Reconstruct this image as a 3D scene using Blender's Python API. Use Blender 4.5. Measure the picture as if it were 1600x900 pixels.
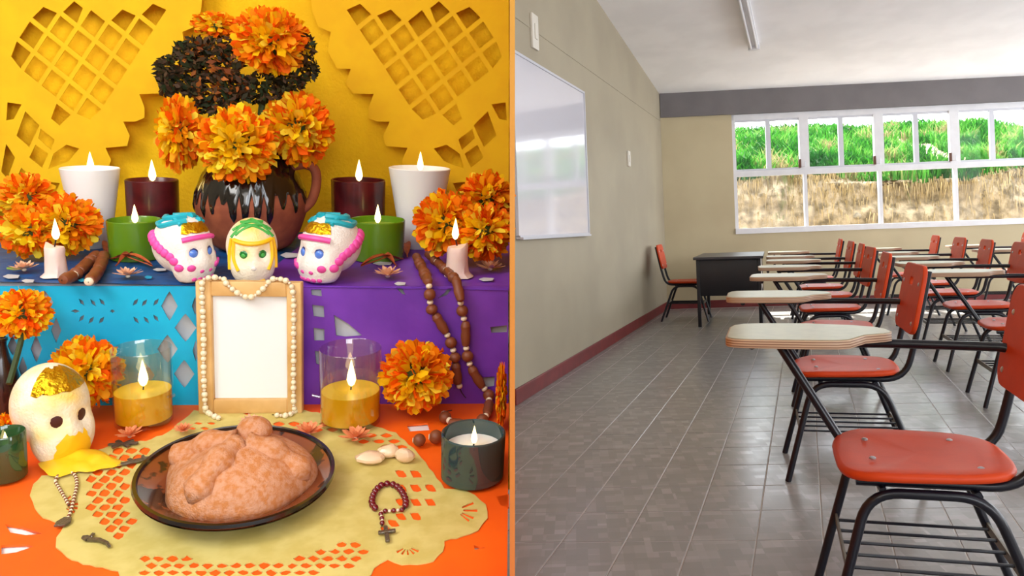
import bpy, bmesh, math, random
from mathutils import Vector, Matrix, noise
R_ = math.radians
PI = math.pi
scene = bpy.context.scene
col = scene.collection
for o in list(bpy.data.objects):
    bpy.data.objects.remove(o)

# ------------------------------------------------------------------ camera
F_PX, CX, CY, ROLL, CAM_H = 1150.0, 900.0, 362.0, 0.037, 1.06
CAM = Vector((0, 0, CAM_H))
AX_F = Vector((0, 1, 0))
AX_R = Vector((math.cos(ROLL), 0, -math.sin(ROLL)))
AX_U = Vector((math.sin(ROLL), 0, math.cos(ROLL)))
cd = bpy.data.cameras.new('camera')
cam = bpy.data.objects.new('camera', cd)
col.objects.link(cam)
cd.sensor_width = 36.0
cd.lens = 36.0 * F_PX / 1600.0
cd.shift_x = (800 - CX) / 1600.0
cd.shift_y = -(450 - CY) / 1600.0
cd.clip_start = 0.02
mw = Matrix.Identity(4)
for i in range(3):
    mw[i][0], mw[i][1], mw[i][2], mw[i][3] = AX_R[i], AX_U[i], -AX_F[i], CAM[i]
cam.matrix_world = mw
scene.camera = cam

# ------------------------------------------------------------------ world, sun, lamps, exposure
scene.view_settings.view_transform = 'Standard'
scene.view_settings.look = 'None'
scene.view_settings.gamma = 1.0
scene.view_settings.use_curve_mapping = False
scene.view_settings.exposure = 0.0
w = bpy.data.worlds.new('world')
scene.world = w
w.use_nodes = True
bgn = w.node_tree.nodes['Background']
bgn.inputs[0].default_value = (0.90, 0.94, 1.0, 1)
bgn.inputs[1].default_value = 7.8


def lamp(name, kind, loc, target, energy, color=(1, 1, 1), size=1.0, size_y=None):
    l = bpy.data.lights.new(name, kind)
    o = bpy.data.objects.new(name, l)
    col.objects.link(o)
    o.location = loc
    d = Vector(target) - Vector(loc)
    o.rotation_euler = d.to_track_quat('-Z', 'Y').to_euler()
    l.energy = energy
    l.color = color
    if kind == 'AREA':
        l.size = size
        if size_y:
            l.shape = 'RECTANGLE'
            l.size_y = size_y
    return o


sun = lamp('sun', 'SUN', (4, 16.1, 12), (4.6, 8.6, 0), 24.0, (1.0, 0.95, 0.86))
sun.data.angle = R_(0.6)
# soft studio lamps over the altar
lamp('altar_key_lamp', 'AREA', (-1.15, -0.15, 2.2), (-0.6, 1.3, 0.7), 20, (1.0, 0.97, 0.92), 0.8)
lamp('altar_fill_lamp', 'AREA', (-0.28, -0.35, 1.5), (-0.5, 1.3, 0.75), 6, (1.0, 0.98, 0.95), 0.7)


# ------------------------------------------------------------------ pixel rays
def ray(u, v):
    return AX_F + AX_R * ((u - CX) / F_PX) + AX_U * ((CY - v) / F_PX)


def floor_at(u, v, z=0.0):
    d = ray(u, v)
    t = (z - CAM_H) / d.z
    return CAM + d * t


# ------------------------------------------------------------------ materials
def lin(c):
    return tuple(((x / 255.0) / 12.92 if x / 255.0 <= 0.04045 else ((x / 255.0 + 0.055) / 1.055) ** 2.4) for x in c)


MATS = {}


def mat(name, rgb, rough=0.6, metal=0.0, var=0.0, vscale=8.0, bump=0.0, bscale=30.0, spec=0.5, rgb2=None,
        emit=0.0, coat=0.0, sub=0.0, detail=3.0, lo=0.4, hi=0.6, obj=True):
    m = bpy.data.materials.new(name)
    m.use_nodes = True
    nt = m.node_tree
    b = nt.nodes['Principled BSDF']
    c = lin(rgb)
    b.inputs['Base Color'].default_value = (*c, 1)
    b.inputs['Roughness'].default_value = rough
    b.inputs['Metallic'].default_value = metal
    b.inputs['Specular IOR Level'].default_value = spec
    b.inputs['Coat Weight'].default_value = coat
    b.inputs['Coat Roughness'].default_value = 0.1
    if sub:
        b.inputs['Subsurface Weight'].default_value = sub
        b.inputs['Subsurface Radius'].default_value = (0.02, 0.01, 0.006)
        b.inputs['Subsurface Scale'].default_value = 0.4
    if emit:
        b.inputs['Emission Color'].default_value = (*c, 1)
        b.inputs['Emission Strength'].default_value = emit
    tc = nt.nodes.new('ShaderNodeTexCoord')
    vec = tc.outputs['Object']
    if var or rgb2:
        n = nt.nodes.new('ShaderNodeTexNoise')
        n.inputs['Scale'].default_value = vscale
        n.inputs['Detail'].default_value = detail
        nt.links.new(vec, n.inputs['Vector'])
        r = nt.nodes.new('ShaderNodeValToRGB')
        c2 = lin(rgb2) if rgb2 else tuple(max(0, x * (1 - var)) for x in c)
        r.color_ramp.elements[0].color = (*c2, 1)
        r.color_ramp.elements[1].color = (*c, 1)
        r.color_ramp.elements[0].position = lo
        r.color_ramp.elements[1].position = hi
        nt.links.new(n.outputs['Fac'], r.inputs['Fac'])
        nt.links.new(r.outputs['Color'], b.inputs['Base Color'])
    if bump:
        n = nt.nodes.new('ShaderNodeTexNoise')
        n.inputs['Scale'].default_value = bscale
        n.inputs['Detail'].default_value = 4
        nt.links.new(vec, n.inputs['Vector'])
        bp = nt.nodes.new('ShaderNodeBump')
        bp.inputs['Strength'].default_value = bump
        bp.inputs['Distance'].default_value = 0.01
        nt.links.new(n.outputs['Fac'], bp.inputs['Height'])
        nt.links.new(bp.outputs['Normal'], b.inputs['Normal'])
    MATS[name] = m
    return m


def attr_mat(name, rough=0.6, transl=0.0):
    m = bpy.data.materials.new(name)
    m.use_nodes = True
    nt = m.node_tree
    b = nt.nodes['Principled BSDF']
    a = nt.nodes.new('ShaderNodeAttribute')
    a.attribute_name = 'tint'
    nt.links.new(a.outputs['Color'], b.inputs['Base Color'])
    b.inputs['Roughness'].default_value = rough
    b.inputs['Specular IOR Level'].default_value = 0.2
    if transl:
        t = nt.nodes.new('ShaderNodeBsdfTranslucent')
        nt.links.new(a.outputs['Color'], t.inputs['Color'])
        mx = nt.nodes.new('ShaderNodeMixShader')
        mx.inputs[0].default_value = transl
        nt.links.new(b.outputs[0], mx.inputs[1])
        nt.links.new(t.outputs[0], mx.inputs[2])
        nt.links.new(mx.outputs[0], nt.nodes['Material Output'].inputs['Surface'])
    MATS[name] = m
    return m


def glass_mat(name, rgb, base=0.08, edge=0.6, rough=0.03, body=0.0):
    """thin clear glass: transparent, glossy towards grazing angles; body mixes in a tinted diffuse"""
    m = bpy.data.materials.new(name)
    m.use_nodes = True
    nt = m.node_tree
    for n in list(nt.nodes):
        if n.type == 'BSDF_PRINCIPLED':
            nt.nodes.remove(n)
    out = nt.nodes['Material Output']
    tr = nt.nodes.new('ShaderNodeBsdfTransparent')
    tr.inputs[0].default_value = (*lin(rgb), 1)
    gl = nt.nodes.new('ShaderNodeBsdfGlossy')
    gl.inputs['Roughness'].default_value = rough
    gl.inputs['Color'].default_value = (0.95, 0.95, 0.95, 1)
    fr = nt.nodes.new('ShaderNodeFresnel')
    fr.inputs['IOR'].default_value = 1.5
    ma = nt.nodes.new('ShaderNodeMath')
    ma.operation = 'MULTIPLY_ADD'
    ma.inputs[1].default_value = edge
    ma.inputs[2].default_value = base
    gb = nt.nodes.new('ShaderNodeNewGeometry')
    iv = nt.nodes.new('ShaderNodeMath')
    iv.operation = 'SUBTRACT'
    iv.inputs[0].default_value = 1.0
    nt.links.new(gb.outputs['Backfacing'], iv.inputs[1])
    ml = nt.nodes.new('ShaderNodeMath')
    ml.operation = 'MULTIPLY'
    nt.links.new(fr.outputs[0], ml.inputs[0])
    nt.links.new(iv.outputs[0], ml.inputs[1])
    nt.links.new(ml.outputs[0], ma.inputs[0])
    first = tr.outputs[0]
    if body:
        df = nt.nodes.new('ShaderNodeBsdfDiffuse')
        df.inputs[0].default_value = (*lin(rgb), 1)
        mb = nt.nodes.new('ShaderNodeMixShader')
        mb.inputs[0].default_value = body
        nt.links.new(tr.outputs[0], mb.inputs[1])
        nt.links.new(df.outputs[0], mb.inputs[2])
        first = mb.outputs[0]
    mx = nt.nodes.new('ShaderNodeMixShader')
    nt.links.new(ma.outputs[0], mx.inputs[0])
    nt.links.new(first, mx.inputs[1])
    nt.links.new(gl.outputs[0], mx.inputs[2])
    nt.links.new(mx.outputs[0], out.inputs['Surface'])
    MATS[name] = m
    return m


M = MATS
# classroom
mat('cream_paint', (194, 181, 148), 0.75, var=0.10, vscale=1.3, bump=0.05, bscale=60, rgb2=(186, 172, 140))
mat('cream_shaded_paint', (166, 156, 134), 0.7, vscale=1.1, bump=0.05, bscale=60, rgb2=(158, 148, 127))  # darker copy of the cream paint: this wall's shade is in the colour
mat('red_paint', (118, 34, 34), 0.5, var=0.2)
mat('grey_paint', (114, 109, 110), 0.7, var=0.1, vscale=3)
mat('ceiling_paint', (250, 249, 250), 0.85, var=0.06, vscale=2)
mat('grout', (182, 179, 176), 0.8)
mat('orange_plastic', (200, 66, 24), 0.45, var=0.08, vscale=12, bump=0.03, bscale=200, spec=0.22)
mat('navy_tube', (13, 14, 26), 0.3, coat=0.15, spec=0.35)
mat('steel', (190, 190, 195), 0.3, metal=0.9)
mat('grey_metal', (120, 116, 104), 0.45, metal=0.5)
mat('plywood', (196, 172, 138), 0.55, rgb2=(160, 128, 98), vscale=40, lo=0.45, hi=0.55)
mat('laminate', (176, 172, 142), 0.28, var=0.10, vscale=25)
mat('desk_black', (16, 17, 24), 0.4, var=0.2)
mat('desk_grey', (176, 170, 164), 0.45, var=0.05)
mat('desk_top', (60, 58, 62), 0.35, var=0.1)
mat('window_white', (222, 222, 226), 0.45, var=0.05)
mat('window_alu', (196, 197, 205), 0.4, metal=0.15)
mat('latch_brown', (92, 52, 34), 0.5)
mat('whiteboard', (206, 204, 212), 0.07, coat=0.3, bump=0.02, bscale=3)
mat('switch_white', (214, 208, 196), 0.5)
mat('lamp_white', (226, 226, 230), 0.4)
mat('soil', (150, 134, 108), 0.95, rgb2=(92, 80, 60), vscale=7.0, bump=1.0, bscale=22, lo=0.36, hi=0.60, detail=9)
mat('rock', (126, 116, 98), 0.9, var=0.4, vscale=9, bump=0.4, bscale=20)
attr_mat('grass_blade', 0.7, 0.35)
glass_mat('window_glass', (252, 253, 253), 0.0, 0.25)
mat('partition_paint', (206, 146, 26), 0.6, var=0.05)
# altar
mat('backdrop_cloth', (252, 200, 0), 0.9, bump=0.25, bscale=160, rgb2=(246, 190, 0), vscale=9)
mat('yellow_paper', (244, 190, 0), 0.85, rgb2=(240, 182, 0), vscale=14)
mat('white_wax', (246, 242, 236), 0.45, sub=0.2)
mat('white_glass', (244, 243, 240), 0.3)
mat('candle_pink', (244, 216, 204), 0.45, sub=0.2, bump=0.15, bscale=60)
mat('burgundy', (88, 22, 26), 0.3, rgb2=(62, 12, 18), vscale=26, coat=0.3)
mat('burgundy_wax', (120, 34, 34), 0.5)
mat('green_glass', (92, 132, 22), 0.22, coat=0.4)
mat('green_wax', (142, 168, 40), 0.5)
mat('wick', (40, 30, 24), 0.9)
mat('flame', (255, 226, 150), 0.5, emit=5.0)
mat('clay', (160, 84, 52), 0.75, rgb2=(138, 68, 42), vscale=30)
mat('black_glaze', (20, 16, 16), 0.12, coat=0.6)
mat('skull_white', (244, 238, 230), 0.6, var=0.06, vscale=60, bump=0.25, bscale=300)
mat('skull_cream', (246, 236, 212), 0.6, rgb2=(250, 214, 110), vscale=14, lo=0.3, hi=0.5, bump=0.25, bscale=260)
mat('icing_pink', (240, 84, 172), 0.45)
mat('icing_teal', (24, 172, 190), 0.45)
mat('icing_green', (68, 172, 74), 0.45)
mat('icing_yellow', (250, 196, 22), 0.45)
mat('icing_white', (250, 246, 240), 0.5)
mat('gold_foil', (212, 160, 20), 0.28, metal=0.85, bump=0.6, bscale=90)
mat('eye_blue', (84, 132, 224), 0.2, coat=0.5)
mat('eye_navy', (28, 44, 110), 0.3)
mat('eye_green', (22, 112, 44), 0.2, coat=0.5)
mat('eye_maroon', (70, 22, 18), 0.4)
mat('blue_cloth', (0, 176, 216), 0.6, rgb2=(0, 162, 206), vscale=10, bump=0.1, bscale=14)
mat('navy_cloth', (10, 84, 150), 0.55, rgb2=(6, 60, 118), vscale=24, bump=0.2, bscale=40)
mat('purple_cloth', (122, 58, 184), 0.5, rgb2=(104, 44, 164), vscale=8, bump=0.25, bscale=12)
mat('white_cloth', (206, 206, 210), 0.85, var=0.12, vscale=14)
mat('white_under', (240, 240, 240), 0.8, var=0.05)
mat('orange_cloth', (255, 104, 0), 0.6, rgb2=(248, 92, 0), vscale=6, bump=0.08, bscale=12)
mat('cream_paper', (216, 198, 118), 0.8, rgb2=(204, 184, 100), vscale=30)
mat('frame_wood', (226, 184, 120), 0.5, rgb2=(208, 162, 96), vscale=18)
mat('photo_paper', (240, 243, 242), 0.35)
mat('pearl', (240, 226, 190), 0.2, coat=0.5)
mat('wood_bead', (142, 78, 44), 0.5, rgb2=(112, 56, 30), vscale=60)
mat('bead_white', (232, 214, 186), 0.4)
mat('red_bead', (110, 12, 30), 0.15, coat=0.6)
mat('old_silver', (120, 112, 100), 0.35, metal=0.8, bump=0.3, bscale=200)
mat('yellow_wax', (244, 178, 10), 0.4, sub=0.15)
mat('yellow_wax_top', (250, 206, 40), 0.35)
mat('bread', (196, 122, 64), 0.75, rgb2=(208, 150, 114), vscale=150, lo=0.40, hi=0.62, bump=0.35, bscale=500, detail=8)
mat('plate_brown', (132, 66, 34), 0.22, rgb2=(48, 24, 16), vscale=34, lo=0.42, hi=0.47, coat=0.4)
mat('plate_black', (20, 17, 17), 0.14, coat=0.6)
mat('dark_vase', (44, 26, 22), 0.2, coat=0.5)
mat('petal_pink', (240, 196, 160), 0.6, rgb2=(224, 160, 124), vscale=60)
mat('petal_red', (224, 110, 70), 0.6, rgb2=(244, 170, 110), vscale=60)
mat('leaf_rust', (190, 88, 36), 0.6, rgb2=(140, 56, 24), vscale=40)
mat('leaf_green', (150, 176, 70), 0.6)
mat('calyx_green', (64, 92, 30), 0.7)
mat('stem_green', (50, 66, 26), 0.7)
mat('quartz', (240, 208, 172), 0.25, coat=0.3, sub=0.3)
mat('table_wood', (120, 80, 48), 0.6, var=0.2)
attr_mat('marigold_petal', 0.65, 0.25)
attr_mat('foliage_leaf', 0.65, 0.1)
glass_mat('clear_glass', (246, 246, 242), 0.06, 0.9)
glass_mat('teal_glass', (70, 104, 108), 0.06, 0.6, 0.05, 0.42)
glass_mat('dark_green_glass', (64, 110, 64), 0.06, 0.6, 0.05, 0.42)


# floor tile: world-position mosaic of little rectangles
def tile_mat():
    m = bpy.data.materials.new('floor_tile')
    m.use_nodes = True
    nt = m.node_tree
    b = nt.nodes['Principled BSDF']
    g = nt.nodes.new('ShaderNodeNewGeometry')

    def cells(sx, sy):
        mu = nt.nodes.new('ShaderNodeVectorMath')
        mu.operation = 'MULTIPLY'
        mu.inputs[1].default_value = (sx, sy, 0)
        nt.links.new(g.outputs['Position'], mu.inputs[0])
        fl = nt.nodes.new('ShaderNodeVectorMath')
        fl.operation = 'FLOOR'
        nt.links.new(mu.outputs[0], fl.inputs[0])
        wn = nt.nodes.new('ShaderNodeTexWhiteNoise')
        nt.links.new(fl.outputs[0], wn.inputs['Vector'])
        return wn.outputs['Value']
    a = cells(26, 17)
    c = cells(14, 24)
    ad = nt.nodes.new('ShaderNodeMath')
    ad.operation = 'MULTIPLY'
    nt.links.new(a, ad.inputs[0])
    nt.links.new(c, ad.inputs[1])
    r = nt.nodes.new('ShaderNodeValToRGB')
    r.color_ramp.elements[0].color = (*lin((134, 132, 130)), 1)
    r.color_ramp.elements[1].color = (*lin((158, 156, 154)), 1)
    nt.links.new(ad.outputs[0], r.inputs[0])
    nt.links.new(r.outputs[0], b.inputs['Base Color'])
    mr = nt.nodes.new('ShaderNodeMapRange')
    mr.inputs['To Min'].default_value = 0.26
    mr.inputs['To Max'].default_value = 0.17
    nt.links.new(ad.outputs[0], mr.inputs['Value'])
    nt.links.new(mr.outputs[0], b.inputs['Roughness'])
    b.inputs['Specular IOR Level'].default_value = 0.5
    M['floor_tile'] = m


tile_mat()


# plywood edge layers
def ply_mat():
    m = M['plywood']
    nt = m.node_tree
    b = nt.nodes['Principled BSDF']
    tc = nt.nodes.new('ShaderNodeTexCoord')
    wv = nt.nodes.new('ShaderNodeTexWave')
    wv.bands_direction = 'Z'
    wv.inputs['Scale'].default_value = 45
    wv.inputs['Distortion'].default_value = 0.4
    nt.links.new(tc.outputs['Object'], wv.inputs['Vector'])
    r = nt.nodes.new('ShaderNodeValToRGB')
    r.color_ramp.elements[0].color = (*lin((132, 96, 74)), 1)
    r.color_ramp.elements[1].color = (*lin((206, 180, 150)), 1)
    nt.links.new(wv.outputs['Fac'], r.inputs[0])
    nt.links.new(r.outputs[0], b.inputs['Base Color'])


ply_mat()


# ------------------------------------------------------------------ mesh builder
class MB:
    def __init__(s):
        s.v, s.f, s.c = [], [], None

    def add(s, vs, fs):
        o = len(s.v)
        s.v += [tuple(p) for p in vs]
        s.f += [tuple(i + o for i in f) for f in fs]
        return s

    def box(s, x0, x1, y0, y1, z0, z1, Mx=None):
        vs = [Vector((x, y, z)) for z in (z0, z1) for y in (y0, y1) for x in (x0, x1)]
        if Mx is not None:
            vs = [Mx @ p for p in vs]
        return s.add(vs, [(0, 2, 3, 1), (4, 5, 7, 6), (0, 1, 5, 4), (2, 6, 7, 3), (0, 4, 6, 2), (1, 3, 7, 5)])

    def bevbox(s, x0, x1, y0, y1, z0, z1, b):
        """box whose vertical corners and top edges are chamfered"""
        def ring(i, z):
            return [(x0 + b, y0 + i, z), (x1 - b, y0 + i, z), (x1 - i, y0 + b, z), (x1 - i, y1 - b, z),
                    (x1 - b, y1 - i, z), (x0 + b, y1 - i, z), (x0 + i, y1 - b, z), (x0 + i, y0 + b, z)]
        rs = [ring(b * .5, z0), ring(0, z0 + b), ring(0, z1 - b), ring(b * .5, z1)]
        return s.rings(rs)

    def rings(s, rs, close=True, cap=True):
        n = len(rs[0])
        o = len(s.v)
        for r in rs:
            s.v += [tuple(p) for p in r]
        for k in range(len(rs) - 1):
            for i in range(n if close else n - 1):
                j = (i + 1) % n
                s.f.append((o + k * n + i, o + k * n + j, o + (k + 1) * n + j, o + (k + 1) * n + i))
        if cap:
            s.f.append(tuple(o + i for i in reversed(range(n))))
            s.f.append(tuple(o + (len(rs) - 1) * n + i for i in range(n)))
        return s

    def lathe(s, prof, n=32, sx=1.0, sy=1.0, c=(0, 0, 0)):
        rs = []
        for r, z in prof:
            r = max(r, 1e-5)
            rs.append([(c[0] + sx * r * math.cos(2 * PI * i / n), c[1] + sy * r * math.sin(2 * PI * i / n), c[2] + z) for i in range(n)])
        return s.rings(rs)

    def ringlathe(s, prof, n=32):
        """closed profile turned round the axis: a ring, no caps"""
        o = len(s.v)
        m_ = len(prof)
        for r, z in prof:
            s.v += [(r * math.cos(2 * PI * i / n), r * math.sin(2 * PI * i / n), z) for i in range(n)]
        for k in range(m_):
            for i in range(n):
                s.f.append((o + k * n + i, o + k * n + (i + 1) % n, o + ((k + 1) % m_) * n + (i + 1) % n, o + ((k + 1) % m_) * n + i))
        return s

    def tube(s, pts, r, n=8):
        pts = [Vector(p) for p in pts]
        rs = r if isinstance(r, (list, tuple)) else [r] * len(pts)
        rings = []
        prev = None
        for i, p in enumerate(pts):
            a = pts[max(i - 1, 0)]
            b = pts[min(i + 1, len(pts) - 1)]
            t = (b - a).normalized()
            if prev is None:
                up = Vector((0, 0, 1)) if abs(t.z) < .9 else Vector((0, 1, 0))
                nx = t.cross(up).normalized()
            else:
                nx = (prev - t * prev.dot(t)).normalized()
            prev = nx
            ny = t.cross(nx)
            rings.append([p + (nx * math.cos(2 * PI * k / n) + ny * math.sin(2 * PI * k / n)) * rs[i] for k in range(n)])
        return s.rings(rings)

    def ell(s, c, rad, nu=16, nv=10, Mx=None):
        c = Vector(c)
        if not isinstance(rad, (tuple, list)):
            rad = (rad,) * 3
        rs = []
        for j in range(nv + 1):
            ph = -PI / 2 + PI * j / nv
            cr = max(math.cos(ph), 1e-4)
            ring = []
            for i in range(nu):
                th = 2 * PI * i / nu
                p = Vector((rad[0] * cr * math.cos(th), rad[1] * cr * math.sin(th), rad[2] * math.sin(ph)))
                if Mx is not None:
                    p = Mx @ p
                ring.append(c + p)
            rs.append(ring)
        return s.rings(rs)

    def prism(s, poly, z0, z1, b=0.0):
        """extruded convex-ish polygon; b insets top and bottom rims (rounded edge)"""
        if b:
            cx = sum(p[0] for p in poly) / len(poly)
            cy = sum(p[1] for p in poly) / len(poly)

            def ins(k):
                out = []
                for x, y in poly:
                    d = math.hypot(x - cx, y - cy) or 1
                    out.append((x - (x - cx) / d * k, y - (y - cy) / d * k))
                return out
            rs = [[(x, y, z0) for x, y in ins(b)], [(x, y, z0 + b) for x, y in poly],
                  [(x, y, z1 - b) for x, y in poly], [(x, y, z1) for x, y in ins(b)]]
        else:
            rs = [[(x, y, z0) for x, y in poly], [(x, y, z1) for x, y in poly]]
        return s.rings(rs)

    def mesh(s, name, m, smooth=True, ang=40):
        me = bpy.data.meshes.new(name)
        me.from_pydata(s.v, [], s.f)
        if m is not None:
            me.materials.append(M[m] if isinstance(m, str) else m)
        bm = bmesh.new()
        bm.from_mesh(me)
        bmesh.ops.recalc_face_normals(bm, faces=bm.faces)
        bm.to_mesh(me)
        bm.free()
        if s.c:
            at = me.color_attributes.new('tint', 'FLOAT_COLOR', 'POINT')
            for i, cc in enumerate(s.c):
                at.data[i].color = (*cc, 1)
        if smooth:
            me.polygons.foreach_set('use_smooth', [True] * len(me.polygons))
            me.set_sharp_from_angle(angle=R_(ang))
        return me

    def build(s, name, m, parent=None, smooth=True, Mx=None, ang=40):
        return put(name, s.mesh(name, m, smooth, ang), parent, Mx)


def put(name, me, parent=None, Mx=None):
    o = bpy.data.objects.new(name, me)
    col.objects.link(o)
    if parent is not None:
        o.parent = parent
    if Mx is not None:
        o.matrix_local = Mx
    return o


def tag(o, label=None, cat=None, group=None, kind=None):
    if label:
        o['label'] = label
    if cat:
        o['category'] = cat
    if group:
        o['group'] = group
    if kind:
        o['kind'] = kind
    return o


def thing(name, label, cat, Mx, group=None):
    o = bpy.data.objects.new(name, None)
    o.empty_display_size = 0.05
    col.objects.link(o)
    o.matrix_world = Mx
    return tag(o, label, cat, group)


def struct(name, mb, m, smooth=False, Mx=None):
    o = mb.build(name, m, None, smooth, Mx)
    o['kind'] = 'structure'
    return o


def T(*p):
    return Matrix.Translation(Vector(p[0] if len(p) == 1 else p))


def RZ(a):
    return Matrix.Rotation(a, 4, 'Z')


def RX(a):
    return Matrix.Rotation(a, 4, 'X')


def RY(a):
    return Matrix.Rotation(a, 4, 'Y')


def frame_m(o, x, y, z):
    m = Matrix.Identity(4)
    for i in range(3):
        m[i][0], m[i][1], m[i][2], m[i][3] = x[i], y[i], z[i], o[i]
    return m


def copy_tree(o, parent=None):
    c = o.copy()
    col.objects.link(c)
    if parent is not None:
        c.parent = parent
    for ch in list(o.children):
        copy_tree(ch, c)
    return c


def fillet(pts, rad, n=6):
    pts = [Vector(p) for p in pts]
    out = [pts[0]]
    for i in range(1, len(pts) - 1):
        a, p, b = pts[i - 1], pts[i], pts[i + 1]
        da, db = (a - p), (b - p)
        r = min(rad, da.length * .48, db.length * .48)
        s, e = p + da.normalized() * r, p + db.normalized() * r
        for k in range(n + 1):
            t = k / n
            out.append(s * (1 - t) ** 2 + p * 2 * t * (1 - t) + e * t * t)
    out.append(pts[-1])
    return out


def spline(pts, n=8):
    pts = [Vector(p) for p in pts]
    out = []
    for i in range(len(pts) - 1):
        p0, p1, p2, p3 = pts[max(i - 1, 0)], pts[i], pts[i + 1], pts[min(i + 2, len(pts) - 1)]
        for k in range(n):
            t = k / n
            out.append(.5 * ((2 * p1) + (p2 - p0) * t + (2 * p0 - 5 * p1 + 4 * p2 - p3) * t * t + (3 * p1 - p0 - 3 * p2 + p3) * t ** 3))
    out.append(pts[-1])
    return out


def cut_mesh(name, outer, holes, th, m, bev=0.0):
    """flat sheet with real holes (2-D curve fill), lying in local XY, thickness th centred on z = 0"""
    cu = bpy.data.curves.new(name, 'CURVE')
    cu.dimensions = '2D'
    cu.fill_mode = 'BOTH'
    cu.extrude = th / 2
    cu.bevel_depth = bev
    cu.bevel_resolution = 1
    for poly in [outer] + holes:
        sp = cu.splines.new('POLY')
        sp.points.add(len(poly) - 1)
        for p, q in zip(sp.points, poly):
            p.co = (q[0], q[1], 0, 1)
        sp.use_cyclic_u = True
    o = bpy.data.objects.new(name, cu)
    col.objects.link(o)
    dg = bpy.context.evaluated_depsgraph_get()
    me = bpy.data.meshes.new_from_object(o.evaluated_get(dg))
    bpy.data.objects.remove(o)
    me.name = name
    me.materials.clear()
    me.materials.append(M[m])
    return me


def rrect(x0, x1, y0, y1, r, n=5):
    out = []
    for cx, cy, a0 in ((x1 - r, y1 - r, 0), (x0 + r, y1 - r, 90), (x0 + r, y0 + r, 180), (x1 - r, y0 + r, 270)):
        for k in range(n + 1):
            a = R_(a0 + 90 * k / n)
            out.append((cx + r * math.cos(a), cy + r * math.sin(a)))
    return out


def inside(p, poly):
    x, y = p
    c = False
    n = len(poly)
    for i in range(n):
        x1, y1 = poly[i]
        x2, y2 = poly[(i + 1) % n]
        if (y1 > y) != (y2 > y) and x < (x2 - x1) * (y - y1) / (y2 - y1) + x1:
            c = not c
    return c


#==PART2==
# ================================================================== CLASSROOM: the setting
SD = Vector((0.309, 1, 0)).normalized()      # direction of the whiteboard wall
BD = Vector((1, -0.065, 0)).normalized()     # direction of the window wall
ND = Vector((0.065, 1, 0)).normalized()      # outwards through the window wall
UP = Vector((0, 0, 1))
P0 = floor_at(1043, 483)
P0.z = 0
BWM = frame_m(P0, BD, ND, UP)                # window wall frame: x along wall, y outwards, z up


def bw(u, v, off=0.0):
    d = ray(u, v)
    t = (P0 - CAM + ND * off).dot(ND) / d.dot(ND)
    p = CAM + d * t - P0
    return p.dot(BD), p.z


LN = Vector((SD.y, -SD.x, 0))                # from the whiteboard wall into the room
LWM = frame_m(P0, -SD, -LN, UP)              # whiteboard wall frame: x towards camera, y outwards


def lw(u, v):
    d = ray(u, v)
    t = (P0 - CAM).dot(LN) / d.dot(LN)
    p = CAM + d * t - P0
    return p.dot(-SD), p.z


ROOM_W = 7.2
sill = bw(1300, 358)[1]
head = bw(1300, 172)[1]
beam_bot = bw(1060, 183)[1]
beam_top = bw(1060, 146)[1]
win0 = bw(1146, 270)[0]
bay = (bw(1498, 310)[0] - bw(1262, 310)[0]) / 2
post0 = bw(1260, 310)[0]
NB = 6
win1 = post0 + bay * (NB - 1)
trans = bw(1300, 266)[1]
# ceiling slope, rising towards the camera
c1 = lw(940, 10)
cslope = (c1[1] - beam_top) / c1[0]


def ceil_z(sdist):
    return beam_top + cslope * sdist


# window wall with its opening
wb = MB()
H_W = beam_top + 0.25
wb.box(-0.15, win0, 0, 0.16, -0.05, H_W).box(win1, ROOM_W + .15, 0, 0.16, -0.05, H_W)
wb.box(win0, win1, 0, 0.16, -0.05, sill).box(win0, win1, 0, 0.16, head, H_W)
struct('wall_back', wb, 'cream_paint', Mx=BWM)
struct('trim_1', MB().box(0.0, ROOM_W, -0.035, 0.001, beam_bot, beam_top + .05), 'grey_paint', Mx=BWM)
struct('baseboard_back', MB().bevbox(0, ROOM_W, -0.012, 0.001, 0, 0.10, 0.004), 'red_paint', Mx=BWM)
# whiteboard wall up to the partition
LW_LEN = 5.35
lwb = MB()
hz = ceil_z(LW_LEN) + .3
lwb.box(-0.1, LW_LEN, 0, 0.14, -0.05, hz)
struct('wall_left', lwb, 'cream_shaded_paint', Mx=LWM)
struct('baseboard_left', MB().bevbox(0, LW_LEN, -0.012, 0.001, 0, 0.10, 0.004), 'red_paint', Mx=LWM)
# raised plaster line along the wall
cz = lw(905, 98)[1]
struct('trim_2', MB().box(0.02, LW_LEN, -0.004, 0.001, cz - .006, cz + .006), 'cream_shaded_paint', Mx=LWM)
# side window wall (outside the frame on the right)
PR = P0 + BD * ROOM_W
RWM = frame_m(PR, -SD, LN, UP)
RL = 12.5
rb = MB()
ops = [(0.6, 4.0), (4.5, 7.9), (8.4, 11.8)]
SZ0, SZ1 = .55, 2.75  # unseen openings, made taller to let in more daylight
xs = [0] + [q for o_ in ops for q in o_] + [RL]
for a_, b_ in zip(xs[0::2], xs[1::2]):
    rb.box(a_, b_, 0, .15, -.05, 3.9)
for a_, b_ in ops:
    rb.box(a_, b_, 0, .15, -.05, SZ0).box(a_, b_, 0, .15, SZ1, 3.9)
struct('wall_right', rb, 'cream_paint', Mx=RWM)
for k, (a_, b_) in enumerate(ops):
    fb = MB()
    for q in (a_, (a_ * 2 + b_) / 3, (a_ + b_ * 2) / 3, b_ - .05):
        fb.box(q, q + .05, .03, .09, SZ0, SZ1)
    fb.box(a_, b_, .03, .09, SZ0, SZ0 + .05).box(a_, b_, .03, .09, SZ1 - .05, SZ1).box(a_, b_, .03, .09, trans - .025, trans + .025)
    struct('window_%d' % (k + 2), fb, 'window_white', Mx=RWM)


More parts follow.
